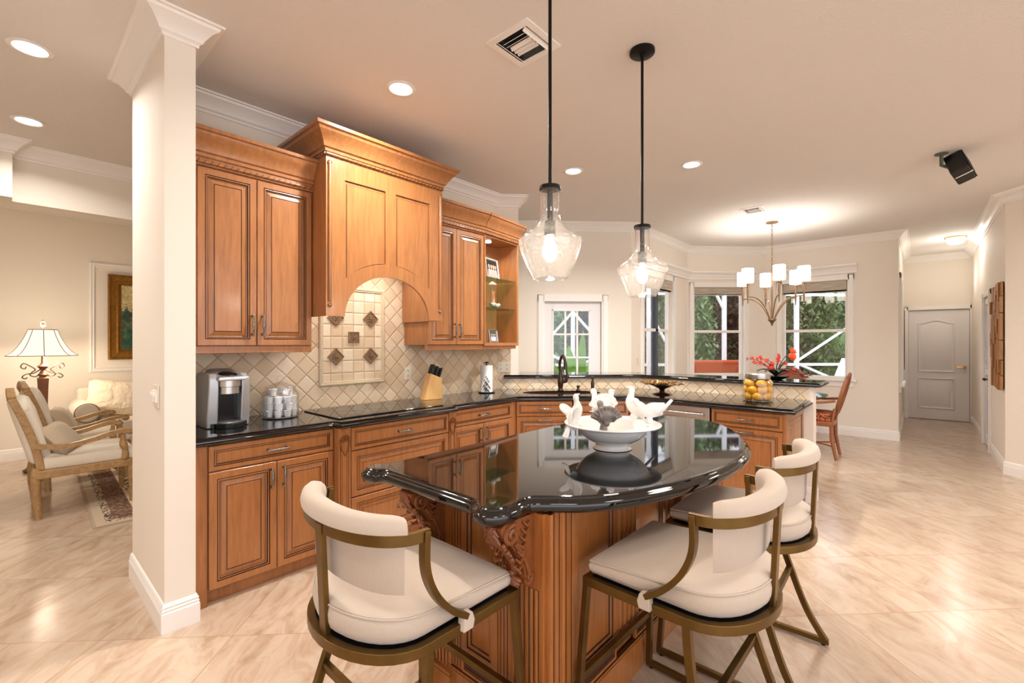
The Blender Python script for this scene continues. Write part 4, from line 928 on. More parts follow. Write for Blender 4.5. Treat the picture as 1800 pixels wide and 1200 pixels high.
def jar(name, label, loc, r, h, neck, lidmat=None, knob=True):
    t = thing(name, label, 'jar', loc); p = [(.001, .004), (r*.9, .004), (r*.98, .014), (r, .03), (r, h*.72), (r*.97, h*.82), (neck+.01, h*.95), (neck, h)]
    s = [(q.x, q.y) for q in spline(p, 3)]; b = B(); b.lathe(s, seg=36); n = len(s)
    b = B(); secs = [[(a*cos(c), a*sin(c), z) for c in [2*pi*i/36 for i in range(36)]] for a, z in s]+[[(max(.001, a-.004)*cos(c), max(.001, a-.004)*sin(c), max(z, .009)) for c in [2*pi*i/36 for i in range(36)]] for a, z in s[::-1]]
    b.loft(secs, caps=False); b.build('glass_body', JARG, t, smooth=60)
    b = B(); b.lathe([(.001, 0), (r*.94, 0), (r*.97, .006), (r*.9, .009), (.001, .009)], seg=36); b.build('base', JARG, t, smooth=50); return t
r = .118; jx, jy = 1.275, 3.285
t = jar('pod_jar', 'lidded clear glass jar of white coffee pods on the counter', (jx, jy, Z1), r, .20, .085)
b = B(); b.lathe([(.001, .203), (.095, .203), (.100, .208), (.096, .213), (.06, .222), (.03, .236), (.018, .242), (.001, .243)], seg=32); b.tube([(.020*cos(a), 0, .262+.020*sin(a)) for a in [2*pi*i/20 for i in range(20)]], .006, 8, True); b.build('lid', JARG, t, smooth=60)
cup = None; b = B(); b.lathe([(.001, 0), (.0175, 0), (.0185, .002), (.0225, .040), (.0255, .041), (.0255, .0435), (.001, .0438)], seg=20)
k = 0
for layer in range(4):
    ring_n = [9, 8, 9, 5][layer]; rr = [.086, .082, .084, .060][layer]
    pts = [(rr*cos(2*pi*i/ring_n+layer*.35), rr*sin(2*pi*i/ring_n+layer*.35)) for i in range(ring_n)]
    if layer < 3: pts += [(.030*cos(2*pi*i/3+layer), .030*sin(2*pi*i/3+layer)) for i in range(3)]
    for x, y in pts:
        if cup is None: cup = b.build('coffee_pod', CUPM, smooth=40); o = cup
        else: o = cup.copy(); S.collection.objects.link(o)
        tl = random.uniform(-.12, .12) if layer < 3 else random.uniform(-.6, .6)
        up = (layer % 2 == 0)
        o.location = (jx+x, jy+y, Z1+.011+.0455*layer+(0 if up else .0)); o.rotation_euler = (0, 0, 0)
        if layer == 3: o.rotation_euler = (tl, random.uniform(-.5, .5), 0); o.location.z += .008
        tag(o, 'small white coffee pod stacked in the lidded glass jar', 'coffee pod', 'white coffee pods in the glass jar'); k += 1
# knife block
t = thing('knife_block', 'light wood knife block with black-handled knives on the counter right of the cooktop', 'knife block', (2.60, 3.30, Z1), radians(-12))
b = B(); b.prismx([(-.02, 0), (.11, 0), (.11, .05), (.065, .235), (-.045, .185), (-.045, .17)], -.052, .052); b.prismx([(-.075, 0), (.0, 0), (-.012, .125), (-.060, .115)], -.040, .040); 
b = B(); b.prismy([(-.10, .0), (.02, .0), (.075, .0), (.075, .19), (-.035, .235)], -.05, .05); b.box(.0, .085, -.045, .045, 0, .125); b.build('block', BLOCK, t, bevel=.003)
b0 = B(T(.02, 0, .2) @ Ry(radians(22)));
for i in range(3):
    for j in range(3):
        Mk = T(-.022+.036*i, -.032+.032*j, .215-.016*i) @ Ry(radians(18)); b = B(Mk); b.loft([[(-.008*k, -.010*k, z), (.008*k, -.010*k, z), (.008*k, .010*k, z), (-.008*k, .010*k, z)] for k, z in [(.8, 0), (.8, .02), (1, .05), (.9, .09), (.7, .105)]]); kn = b.build('knife', BLACKP, t, bevel=.002); 
        b = B(Mk); b.box(-.0075, .0075, -.009, .009, -.004, .004); b.build('bolster', CHROME, kn)
# paper towels
t = thing('paper_towel_holder', 'paper towel roll on a stand with dark scrollwork, near the counter corner', 'paper towel holder', (3.30, 3.30, Z1))
B().lathe([(.020, .012), (.062, .012), (.062, .28), (.020, .28)], seg=32).build('paper_roll', PAPER, t, smooth=40)
b = B(); b.lathe([(.001, 0), (.085, 0), (.085, .008), (.001, .010)], seg=32); b.tube([(0, 0, .005), (0, 0, .30)], .006, 8); b.ball((0, 0, .31), (.016, .016, .008)); b.ball((-.02, 0, .305), (.02, .01, .005)); b.ball((.02, 0, .305), (.02, .01, .005)); b.build('stand', BLACKM, t, smooth=50)
b = B()
for k in range(16):
    a0 = -pi*.75+.25*sin(k*2.1); z0 = .02+.010*k; rr = .066; sgn = (-1)**k; sc = 1-k/22
    b.tube([(rr*cos(a0+q*.10*sgn*sc), rr*sin(a0+q*.10*sgn*sc), z0+.018*sin(q*.8)*sc) for q in range(0, 6)], .0035*sc+.001, 5)
b.build('scrollwork', simple('pewter_dark', (80, 78, 78), .35, .8), t, smooth=60)
# gilded leaf dish
t = thing('leaf_dish', 'dark pedestal dish with gilded leafy rim on the counter under the raised bar', 'decorative dish', (4.36, 1.90, Z1), -pi/2)
b = B(); b.lathe([(.001, 0), (.10, 0), (.085, .010), (.03, .022), (.022, .04), (.03, .055), (.09, .085), (.12, .098), (.118, .102), (.08, .092), (.001, .07)], seg=24); b.build('pedestal_bowl', simple('dark_bronze_glass', (46, 24, 14), .2, .3), t, smooth=50)
b = B()
for k in range(22):
    a = 2*pi*k/22; L = .20 if abs(cos(a)) > .8 else .14; e = Rz(a)
    b.M = e; b.loft([[(x, -w_, z), (x, 0, z+.008), (x, w_, z), (x, 0, z-.004)] for x, w_, z in [(.08, .008, .085), (.11, .026, .098), (L*.8, .024, .105+.01*sin(k*3)), (L, .010, .118+.012*sin(k*5)), (L+.01, .002, .12)]])
b.M = Matrix.Identity(4)
for k in range(26): a = random.uniform(0, 6.3); rr = random.uniform(.02, .12); b.ball((rr*cos(a)*1.3, rr*sin(a), .105+random.uniform(0, .02)), random.uniform(.010, .018), 6, 5)
b.build('gilded_leaves', simple('antique_gold_leaf', (196, 146, 84), .3, .7, var=(60, .4)), t, smooth=50)
# lemon jar
jx, jy = 4.42, 1.055
t = jar('lemon_jar', 'clear glass jar full of lemons with a flat steel lid', (jx, jy, Z1), .122, .205, .088)
B().lathe([(.001, .20), (.098, .20), (.099, .205), (.099, .238), (.094, .243), (.03, .245), (.012, .250), (.014, .258), (.001, .26)], seg=36).build('lid', STEEL, t, smooth=40)
lem = None; b = B(); secs = []
for i in range(13):
    q = -1+2*i/12; rr = .034*sqrt(max(0, 1-(abs(q)**2.3)))+.003; z = q*.044; secs.append([(z, rr*cos(a), rr*sin(a)) for a in [2*pi*k/16 for k in range(16)]])
secs = [[(-.050, .002*cos(a), .002*sin(a)) for a in [2*pi*k/16 for k in range(16)]]]+secs+[[(.050, .002*cos(a), .002*sin(a)) for a in [2*pi*k/16 for k in range(16)]]]; b.loft(secs)
for layer in range(3):
    n = 6 if layer < 2 else 5
    for i in range(n+(1 if layer < 2 else 0)):
        a = 2*pi*i/n+layer*.5+.2; rr = .078 if i < n else .0
        if lem is None: lem = b.build('lemon', LEMON, smooth=60); o = lem
        else: o = lem.copy(); S.collection.objects.link(o)
        o.location = (jx+rr*cos(a), jy+rr*sin(a), Z1+.047+layer*.056); o.rotation_euler = (random.uniform(-.3, .3), random.uniform(-.25, .25), a+pi/2+random.uniform(-.3, .3))
        tag(o, 'whole yellow lemon packed in the glass jar', 'lemon', 'lemons in the glass jar')
# orchid arrangement on the bar
t = thing('orchid_arrangement', 'artificial arrangement of small red and orange orchids in a low dish on the bar top', 'flower arrangement', (5.02, 1.04, 1.072))
b = B(); b.lathe([(.001, 0), (.05, 0), (.10, .02), (.12, .035), (.11, .036), (.001, .02)], seg=24); b.build('dish', BLACKM, t, smooth=50)
def rel(px, py, dy=0):  # spread across the width of the bar: local offset from pixel-like numbers measured once
    return Vector((0, 0, 0))
def side(u, w, z): return Vector((ST*u+CT*w, -CT*u+ST*w, z))
sprays = [(-.24, .05, .20, 'r'), (-.20, .0, .17, 'r'), (-.13, .06, .21, 'r'), (-.07, .0, .18, 'r'), (-.02, .05, .14, 'r'), (.03, .0, .19, 'r'), (.07, .05, .23, 'r'), (.15, .0, .25, 'o'), (.20, .04, .22, 'o'), (.11, .02, .15, 'r'), (-.10, -.05, .12, 'r'), (.16, -.04, .08, 'r')]
def blossom(b, c, s):
    R0 = Matrix.Rotation(random.uniform(0, 6), 4, 'Y') @ Matrix.Rotation(random.uniform(-.6, .6), 4, 'X')
    for k in range(5):
        M = T(*c) @ Rz(random.uniform(-.2, .2)-TH) @ R0 @ Ry(k*2*pi/5); M0 = b.M; b.M = M; b.loft([[(-w_*s, y*s, z*s), (0, (y-.08)*s, z*s), (w_*s, y*s, z*s), (0, (y+.06)*s, z*s)] for w_, y, z in [(.05, 0, .05), (.30, -.1, .5), (.22, -.05, .85), (.02, .1, 1.1)]]); b.M = M0
    b.ball(c, s*.2, 6, 5)
sm = B()
for u, w_, z, kcol in sprays:
    tip = side(u, w_, z); p = spline([(0, 0, .02), side(u*.25, w_*.3, z*.55), side(u*.65, w_*.7, z*.9), tip], 5); sm.tube(p, [.005-.003*k/len(p) for k in range(len(p))], 6)
    for j in range(4 if kcol == 'r' else 5):
        b = B(); q = p[-1-j*2] if kcol == 'r' else tip+Vector((random.uniform(-.03, .03), random.uniform(-.03, .03), random.uniform(-.03, .03)))
        blossom(b, q+Vector((random.uniform(-.015, .015), random.uniform(-.015, .015), random.uniform(-.01, .015))), .020 if kcol == 'r' else .026); b.build('blossom', REDFL if kcol == 'r' else ORFL, t, smooth=60)
for k in range(9):
    a = k*.7; sm.M = T(0, 0, .03) @ Rz(a); sm.loft([[(x, -w_, z), (x, 0, z-.006), (x, w_, z), (x, 0, z+.004)] for x, w_, z in [(0, .008, 0), (.05, .022, .05+.02*sin(k)), (.12, .018, .07), (.17, .004, .05)]])
sm.M = Matrix.Identity(4); sm.build('stems_and_leaves', STEM, t, smooth=60)
b = B()
for k in range(30):
    u = .06+.012*k*.9; z = .10-.0028*k+random.uniform(-.02, .02); c = side(min(u, .32), random.uniform(-.04, .04), max(.015, z)); b.M = T(*c) @ Rz(random.uniform(0, 6)) @ Rx(random.uniform(-1, 1)); b.loft([[(x, -w_, 0), (x, 0, -.003), (x, w_, 0), (x, 0, .003)] for x, w_ in [(-.02, .001), (0, .009), (.022, .001)]])
b.M = Matrix.Identity(4); b.build('trailing_leaves', simple('dark_red_leaf', (126, 26, 26), .5), t)

# ------------------------------------------------------------------ bowl with ceramic birds on the island
BXc, BYc, BZ = 1.985, 1.118, .916
t = thing('pedestal_bowl', 'wide white ceramic footed bowl on the island', 'bowl', (BXc, BYc, BZ))
pr = [(.001, .0), (.086, .0), (.088, .006), (.080, .012), (.080, .022), (.086, .028), (.10, .034), (.135, .055), (.162, .085), (.175, .108), (.205, .114), (.228, .117), (.232, .121), (.228, .124), (.20, .122), (.170, .118), (.155, .095), (.12, .065), (.06, .048), (.001, .046)]
b = B(); b.lathe([(q.x, max(0, q.y)) for q in spline(pr, 3)], seg=56); b.build('bowl_body', PORC, t, smooth=60)
def bird(name, label, loc, rz, mat, s=1.0, fan=False, wings_up=False, tail=.5, group='ceramic birds on the bowl rim', base=True, pitch=0):
    """faces local +x, feet at z=0"""
    b = B(Matrix.Scale(s, 4) @ T(0, 0, .05) @ Ry(-radians(pitch)) @ T(0, 0, -.05)); sp = [(-.060, .030, .010), (-.045, .036, .017), (-.020, .044, .026), (.005, .052, .030), (.026, .064, .026), (.038, .082, .018), (.044, .098, .0135), (.050, .110, .0155), (.058, .118, .015), (.066, .118, .008), (.071, .116, .003)]
    P = [Vector((x, 0, z)) for x, z, r in sp]; b.tube(spline(P, 3), [q.x for q in spline([(r, 0) for _, _, r in sp], 3)], 14)
    b.tube([(.068, 0, .117), (.076, 0, .115), (.084, 0, .111)], [.006, .004, .0012], 8)
    for sd in (-1, 1):     # folded or lifted wings
        M0 = b.M; b.M = M0 @ T(.005, sd*.024, .055) @ Rx(sd*radians(-48 if wings_up else -8)) @ Ry(radians(14 if not wings_up else -40))
        for k in range(5): b.ball((-.024-.010*k, sd*.004*k*.6, -.005*k+.008), ((.050 if wings_up else .042)-.002*k, .0062, (.028 if wings_up else .020)-.002*k), 10, 6, Ry(radians(-8+6*k)))
        b.M = M0
    if wings_up:
        for sd in (-1, 1): b.ball((-.012, sd*.044, .082), (.026, .0075, .040), 12, 8, Rx(radians(-38*sd)))
    if fan:      # raised scalloped fan, ribbed
        M0 = b.M; b.M = M0 @ T(-.040, 0, .040) @ Ry(radians(-12)); n = 56; R_ = .078
        rim_ = [(R_*(1+.035*abs(sin(9.5*a)))*sin(a), R_*(1+.035*abs(sin(9.5*a)))*cos(a)) for a in [radians(-72+144*k/n) for k in range(n+1)]]
        b.prismx([(0, -.012)]+rim_, -.004, .004)
        for k in range(10): a = radians(-65+130*k/9); b.tube([(-.0045, .02*sin(a), .02*cos(a)), (-.0045, R_*.97*sin(a), R_*.97*cos(a))], [.0022, .0045], 6)
        b.ball((-.008, 0, .028), (.012, .030, .030), 12, 8); b.M = M0
    else:
        for k in range(5):
            a = (k-2)/2*radians(14); M0 = b.M; b.M = M0 @ T(-.048, 0, .034) @ Ry(radians(tail*50)) @ Rz(a); b.ball((-.042, 0, 0), (.052, .0085, .0052), 10, 6); b.M = M0
    b.M = Matrix.Scale(s, 4)
    if base: b.lathe([(.001, -.004), (.020, -.004), (.018, .010), (.012, .028), (.001, .032)], seg=12)
    o = b.build(name, mat); o.location = loc; o.rotation_euler = (0, 0, rz)
    md = o.modifiers.new('fuse', 'REMESH'); md.mode = 'VOXEL'; md.voxel_size = .0022; md.use_smooth_shade = True
    sm_ = o.modifiers.new('soften', 'SMOOTH'); sm_.factor = .5; sm_.iterations = 2
    return tag(o, label, 'bird figurine', group)
def rim(a, r=.205): return (BXc+r*cos(a), BYc+r*sin(a), BZ+.124)
vr = -(pi/2-TH)   # screen-right direction in plan
bird('bird_figurine', 'white ceramic bird with lifted wings on the left edge of the bowl', rim(vr+pi+.15, .185), vr+.5, PORC, .95, wings_up=True, tail=-.5, pitch=38)
bird('bird_figurine', 'grey ceramic bird with a raised fan tail on the near rim of the bowl', rim(vr-pi/2-.42, .19), vr+pi/2+.1, GREYP, .95, fan=True)
bird('bird_figurine', 'white ceramic bird with a fanned tail, behind the grey bird', rim(vr+pi/2+.2, .17), vr+pi/2+.3, PORC, 1.1, fan=True)
bird('bird_figurine', 'white ceramic bird facing forward at the back rim, tucked right of the fan-tailed one', rim(vr+pi/2-.1, .17), vr-1.0, PORC, 1.0, pitch=25)
bird('bird_figurine', 'white ceramic bird with head up at the far right of the bowl rim', rim(vr+.75, .195), vr+pi-.3, PORC, 1.1, tail=-.3, pitch=32)
bird('bird_figurine', 'white ceramic bird with a long upswept tail, head lowered, on the right rim', rim(vr+.05, .185), vr+pi-.1, PORC, 1.0, tail=.75, pitch=-12)

# things on the glass shelves
def picture(name, label, loc, rz, w, h, tones, fm, group=None, lean=8):
    t = thing(name, label, 'photo frame', loc, rz, group); M = Rx(radians(-lean)); b = B(M); secs = [[(-w/2+k, -d, k), (w/2-k, -d, k), (w/2-k, -d, h-k), (-w/2+k, -d, h-k)] for k, d in [(0, 0), (0, .012), (.006, .016), (.016, .010), (.018, .006)]]; b.loft(secs); b.build('frame', fm, t)
    b = B(M); b.box(-w/2+.018, w/2-.018, -.0065, -.006, .018, h-.018); b.build('photo', simple('photo_dark_%d' % int(w*1000), tones[0], .3), t)
    ph = B(M)
    for x, r_ in tones[1]:
        ph.mi = 0; ph.prismy([(x+r_*cos(a), h*.60+r_*1.25*sin(a)) for a in [2*pi*i/14 for i in range(14)]], -.0072, -.0066); ph.mi = 1; ph.prismy([(x-r_*1.9, .020), (x+r_*1.9, .020), (x+r_*1.4, h*.42), (x, h*.50), (x-r_*1.4, h*.42)], -.0071, -.0066)
    ph.build('photo_people', [simple('photo_skin_%d' % int(w*1000), (214, 176, 156), .4), simple('photo_clothes_%d' % int(w*1000), tones[2], .4)], t); return t
PF = simple('pearl_frame', (206, 200, 186), .3, .5)
picture('photo_frame', 'pearl-framed group photograph on the upper glass shelf of the corner unit', (3.355, 3.265, 1.41+.677), radians(14), .25, .205, ((40, 34, 34), [(-.06, .017), (-.015, .017), (.03, .018), (.07, .016)], (196, 176, 170)), PF)
picture('photo_frame', 'silver-framed wedding photograph on the bottom of the corner unit', (3.345, 3.245, 1.41+.019), radians(12), .165, .135, ((62, 66, 60), [(-.035, .006), (-.01, .006), (.012, .006), (.034, .006)], (226, 226, 226)), simple('silver_frame', (196, 196, 198), .25, .9))
t = thing('figurine', 'ornamental giraffe figurine with a small parasol on a leafy base, on the lower glass shelf', 'figurine', (3.38, 3.28, 1.41+.374), .3); t.scale = (1.25, 1.25, 1.25)
b = B(); 
for k in range(14): b.ball((random.uniform(-.055, .055), random.uniform(-.03, .03), .018+random.uniform(0, .018)), random.uniform(.012, .02), 8, 6)
b.build('leafy_base', simple('pale_green_ceramic', (206, 216, 190), .4, var=(60, .45)), t, smooth=60)
b = B(); b.tube([(-.02, 0, .03), (0, 0, .055), (.005, 0, .09), (-.002, 0, .125), (.012, 0, .135), (.03, 0, .128)], [.014, .014, .008, .007, .008, .004], 8); b.ball((-.002, 0, .14), .007); b.build('giraffe', simple('spotted_brown', (120, 74, 50), .5, var=(90, 2.0)), t, smooth=60)
b = B(); b.tube([(-.02, 0, .05), (-.02, 0, .20)], .0015, 6); b.lathe([(.001, .222), (.018, .212), (.036, .192), (.034, .190), (.001, .205)], (-.02, 0, 0), 14); b.build('parasol', simple('pink_white_ceramic', (236, 206, 196), .4), t, smooth=50)

# ------------------------------------------------------------------ wall art in the hall
t = thing('wood_wall_art', 'carved brown wood block wall art hung by the hall corner', 'wall art', (7.74, -.699, .90), 0)
b = B(); b.box(-.42, .43, -.006+.008, .012, .02, 1.20); b.build('backing', simple('dark_backing', (54, 30, 14), .6), t)
AW = wood('carved_blocks', (166, 112, 50), (104, 66, 26), .45, (8, 8, 2), .1); rnd = random.Random(4)
for k in range(9):
    x = -.45+.1*k; z = rnd.uniform(-.0, .04)
    while z < 1.12:
        h = rnd.uniform(.14, .34); z1 = min(1.21, z+h); B().box(x, x+.092, .012, .025+rnd.uniform(0, .022), z, z1-.008).build('wood_block', AW, t, bevel=.003); z = z1
t = thing('framed_print', 'narrow dark wood framed piece on the hall left wall by the far door', 'wall art', (10.62, .219, .95)); b = B(); b.box(-.30, .30, -.03, 0, 0, 1.05); b.build('frame', wood('dark_red_frame', (120, 70, 44), (80, 44, 26), .4), t, bevel=.004); B().box(-.25, .25, -.032, -.03, .05, 1.0).build('picture', simple('brown_print', (96, 62, 44), .5, var=(6, 1.5)), t)

# ------------------------------------------------------------------ dining nook
t = thing('dining_table', 'round dining table with a glass-covered dark wood top under the chandelier', 'dining table', (6.95, 1.52, 0))
B().lathe([(.001, .715), (.60, .715), (.62, .725), (.62, .745), (.60, .75), (.001, .75)], seg=48).build('tabletop', DWOOD, t, smooth=30); B().lathe([(.001, .751), (.66, .751), (.66, .761), (.001, .761)], seg=48).build('glass_top', glass('table_glass', (225, 240, 245), gl=.12, edge=.8), t, smooth=30)
b = B(); b.lathe([(.001, 0), (.30, 0), (.30, .03), (.10, .09), (.07, .20), (.11, .40), (.06, .60), (.16, .715), (.001, .715)], seg=32); b.build('pedestal', DWOOD, t, smooth=40)
LEO = None
def leopard():
    a = N('leopard_fabric', (170, 96, 50), .9); vo = a.n('TexVoronoi'); vo.inputs['Scale'].default_value = 42; a.l(a.coord(), vo.inputs['Vector']); d = vo.outputs['Distance']
    c = a.ramp(d, [(.18, (196, 112, 62)), (.24, (38, 18, 12)), (.42, (44, 20, 14)), (.52, (178, 96, 54))]); a.base(c); return a.mat
LEO = leopard()
def dining_chair(label, loc, rz):
    t = thing('dining_chair', label, 'chair', loc, rz, 'carved dining chairs at the round table')   # faces +y
    b = B(); b.prism([(-.24, .25), (-.20, -.22), (.20, -.22), (.24, .25)], .40, .46); b.build('seat_frame', DWOOD, t, bevel=.012)
    b = B(); b.loft([[(-.235*k, .245*k, z), (-.2*k, -.2*k, z), (.2*k, -.2*k, z), (.235*k, .245*k, z)] for k, z in [(.96, .455), (1, .47), (1, .535), (.94, .555), (.7, .565)]]); b.build('seat_cushion', LEO, t, bevel=.02)
    for s in (-1, 1):
        b = B(); b.tube(spline([(s*.20, .22, .41), (s*.215, .235, .30), (s*.21, .23, .15), (s*.215, .235, 0)], 4), [.024, .026, .028, .028, .028, .026, .024, .022, .021, .020, .019, .018, .018], 8); b.build('front_leg', DWOOD, t, smooth=50)
        b = B(); b.tube([(s*.175, -.20, .46), (s*.175, -.205, .25), (s*.185, -.25, 0)], [.024, .022, .016], 8); b.build('rear_leg', DWOOD, t, smooth=50)
        b = B(); b.tube(spline([(s*.19, -.24, .72), (s*.25, -.10, .70), (s*.265, .04, .69), (s*.25, .12, .66), (s*.235, .13, .50), (s*.23, .14, .45)], 5), .017, 8); b.build('arm', DWOOD, t, smooth=50)
        b = B(); b.tube([(s*.16, -.20, .44), (s*.15, -.235, .62)], .018, 8); b.build('back_stile', DWOOD, t, smooth=50)
    b = B(); el = [(.20*cos(a), -.27-.06*sin(a)-.03, .79+.235*sin(a)) for a in [2*pi*i/36 for i in range(36)]]; b.tube(el, .022, 8, True); b.ball((0, -.37, 1.04), (.03, .018, .025)); b.build('back_frame', DWOOD, t, smooth=60)
    b = B(); 
    for y_ in (0, ): b.loft([[(.19*k*cos(a), -.295-.055*k*sin(a)-dy, .79+.225*k*sin(a)) for a in [2*pi*i/28 for i in range(28)]] for k, dy in [(.05, .012), (.9, .010), (1, 0), (.9, -.010), (.05, -.014)]])
    b.build('back_panel', simple('woven_cane_brown', (150, 92, 56), .6, bump=(160, .6, .003), var=(200, .75)), t, smooth=50)
    b = B(); b.tube([(-.19, .22, .16), (.18, -.225, .16)], .010, 6); b.tube([(.19, .22, .16), (-.18, -.225, .16)], .010, 6); b.build('stretcher', DWOOD, t, smooth=50); return t
dc = dining_chair('carved wooden dining armchair with leopard-print seat, seen past the white knee wall end', (6.93, 1.0, 0), .0)
c = copy_tree(dc); c.location = (7.92, 1.50, 0); c.rotation_euler = (0, 0, pi/2); c['label'] = 'dining chair on the window side, only its curved back showing behind the orchids'
# ------------------------------------------------------------------ living room
t = thing('floor_lamp', 'tall lamp with a cream bell shade and scrolled metalwork in the living room', 'lamp', (.30, 7.35, 0))
b = B(); b.lathe([(.001, 0), (.15, 0), (.16, .02), (.12, .05), (.05, .08), (.035, .12), (.001, .12)], seg=28); b.build('base', simple('dark_wood_base', (70, 40, 26), .4), t, smooth=40)
b = B(); b.loft([[(x*k, y*k, z) for x, y in ((-1, -1), (1, -1), (1, 1), (-1, 1))] for k, z in [(.028, .10), (.032, .5), (.042, .95), (.046, 1.03), (.03, 1.045), (.026, 1.06)]]); b.lathe([(.03, 1.05), (.045, 1.07), (.03, 1.09), (.018, 1.12), (.05, 1.165), (.03, 1.18), (.016, 1.20), (.014, 1.29), (.001, 1.29)], seg=16); b.build('column', simple('copper_brown_wood', (150, 96, 56), .5, var=(40, .7)), t, smooth=35)
b = B()
for s in (-1, 1):
    for dz, sc in ((0, 1),):
        b.tube(spline([(s*.02, 0, 1.08), (s*.06, 0, 1.05), (s*.10, 0, 1.07), (s*.085, 0, 1.10), (s*.06, 0, 1.13), (s*.10, 0, 1.17), (s*.15, 0, 1.20), (s*.17, 0, 1.16), (s*.14, 0, 1.14), (s*.13, 0, 1.165)], 5), .006, 6)
        b.tube(spline([(s*.02, 0, 1.13), (s*.07, 0, 1.09), (s*.13, 0, 1.08), (s*.16, 0, 1.05), (s*.14, 0, 1.03), (s*.12, 0, 1.045)], 5), .006, 6)
b.build('scroll', simple('bronze_scroll', (120, 92, 78), .4, .6), t, smooth=60)
b = B(); pr = [(.115, 1.575), (.14, 1.50), (.185, 1.40), (.235, 1.325), (.285, 1.285)]
secs = [[(q.x*cos(a)*(1-.03*abs(sin(4*a))), q.x*sin(a)*(1-.03*abs(sin(4*a))), q.y) for a in [2*pi*i/48 for i in range(48)]] for q in spline(pr, 4)]; b.loft(secs, caps=False); b.build('lamp_shade', FSHADE, t, smooth=50)
b = B()
for k in range(8):
    a = k*pi/4; b.tube([(q.x*1.005*cos(a), q.x*1.005*sin(a), q.y) for q in spline(pr, 4)], .0035, 5)
for r_, z in ((.115, 1.575), (.287, 1.284)): b.tube([(r_*cos(a), r_*sin(a), z) for a in [2*pi*i/40 for i in range(40)]], .004, 5, True)
b.build('shade_trim', simple('brown_trim', (140, 104, 88), .6), t)
b = B(); b.tube([(0, 0, 1.56), (0, 0, 1.62)], .004, 6); b.tube([(.022*cos(a), 0, 1.635+.03*sin(a)) for a in [2*pi*i/12 for i in range(12)]], .004, 5, True); b.ball((0, 0, 1.635), .01); b.ball((0, 0, 1.675), .010); b.build('finial', NICK, t, smooth=60)
for z, e in ((1.62, 16), (1.24, 22)):
    l = bpy.data.lights.new('lamp_glow', 'POINT'); l.energy = e; l.color = (1, .82, .62); l.shadow_soft_size = .06; lo = bpy.data.objects.new('lamp_glow', l); S.collection.objects.link(lo); lo.parent = t; lo.location = (0.0 if z > 1.3 else .08, 0, z)

# painting: its own frame in the picture moulding; an unspecific floral still life
t = thing('framed_painting', 'gold-framed floral painting on the living room wall, cut off by the wing wall', 'painting', (1.32, 8.195, 1.20))
b = B(); w_, h_ = .375, 1.155; b.loft([[(-w_+k, -d, k), (w_-k, -d, k), (w_-k, -d, h_-k), (-w_+k, -d, h_-k)] for k, d in [(0, 0), (0, .05), (.015, .06), (.035, .045), (.085, .04), (.10, .05), (.115, .045), (.125, .028), (.14, .024)]], caps=False); b.build('frame', GILT, t)
def floral():
    a = N('floral_oil_painting', (60, 80, 60), .5); v = a.coord(); sx = a.n('SeparateXYZ'); a.l(v, sx.inputs[0])
    n = a.noise(v, 9, 5, .7, 1.5); n2 = a.noise(v, 22, 4, .6, 1)
    leaves = a.ramp(n, [(.35, (22, 40, 40)), (.48, (34, 74, 58)), (.58, (52, 96, 66)), (.7, (120, 130, 90))])
    fl = a.m('GREATER_THAN', n2, .62); nearm = a.m('LESS_THAN', a.m('ABSOLUTE', a.m('SUBTRACT', sx.outputs[2], .55)), .13); c = a.mix(a.m('MULTIPLY', fl, nearm), leaves, (200, 62, 40))
    top = a.m('GREATER_THAN', a.m('ADD', sx.outputs[2], a.m('MULTIPLY', n, .35)), .88); c = a.mix(top, c, a.ramp(n2, [(.4, (172, 156, 104)), (.6, (216, 200, 150))])); a.base(c); a.bump(n2, .5, .004); return a.mat
B().box(-w_+.135, w_-.135, -.022, -.018, .135, h_-.135).build('canvas', floral(), t)

t = thing('sofa', 'cream slipcovered sofa with rolled arms against the living room wall', 'sofa', (1.72, 7.68, 0))   # faces -y
b = B(); b.box(-1.10, 1.10, -.35, .42, .10, .32); b.box(-1.10, 1.10, .20, .44, .3, .86); b.build('frame', CREAM, t, bevel=.05, seg=4)
b = B(); b.box(-1.08, 1.08, -.36, -.34, .02, .26); b.build('skirt', CREAM, t, bevel=.006)
for s in (-1, 1):
    b = B(); b.loft([[(s*1.06+.115*cos(a)*k, y, .60+.115*sin(a)*k) for a in [2*pi*i/24 for i in range(24)]] for y, k in [(-.40, .85), (-.385, 1), (.40, 1), (.42, .9)]]); b.box(s*1.06-.085, s*1.06+.085, -.37, .40, .08, .62); b.build('arm', CREAM, t, smooth=40, bevel=.01)
    b = B(); b.tube([(s*1.06+.112*cos(a), -.402, .60+.112*sin(a)) for a in [2*pi*i/24 for i in range(24)]], .006, 6, True); b.build('piping', simple('taupe_piping%d' % s, (150, 126, 104), .7), t)
for k in range(3): b = B(); x = -.93+.62*k; b.box(x, x+.615, -.38, .24, .32, .50); b.build('seat_cushion', CREAM, t, bevel=.05, seg=4)
def cushion(name, label, loc, rot, w, h, d, mat, group=None):
    b = B(); n = 10; secs = []; vs = []; fs = []
    for sd in (1, -1):
        base = len(vs)
        for i in range(n+1):
            for j in range(n+1):
                u = -1+2*i/n; v = -1+2*j/n; f = max(0, (1-u**4)*(1-v**4))**.55; pin = 1-.07*(1-abs(u))*abs(v)-.0; pin2 = 1-.07*(1-abs(v))*abs(u)
                vs.append((u*w/2*pin2, sd*d/2*f, v*h/2*pin))
        for i in range(n):
            for j in range(n): a = base+i*(n+1)+j; fs.append((a, a+1, a+n+2, a+n+1))
    b.add(vs, fs); o = b.build(name, mat, None, smooth=60); o.location = loc; o.rotation_euler = rot; return tag(o, label, 'cushion', group)
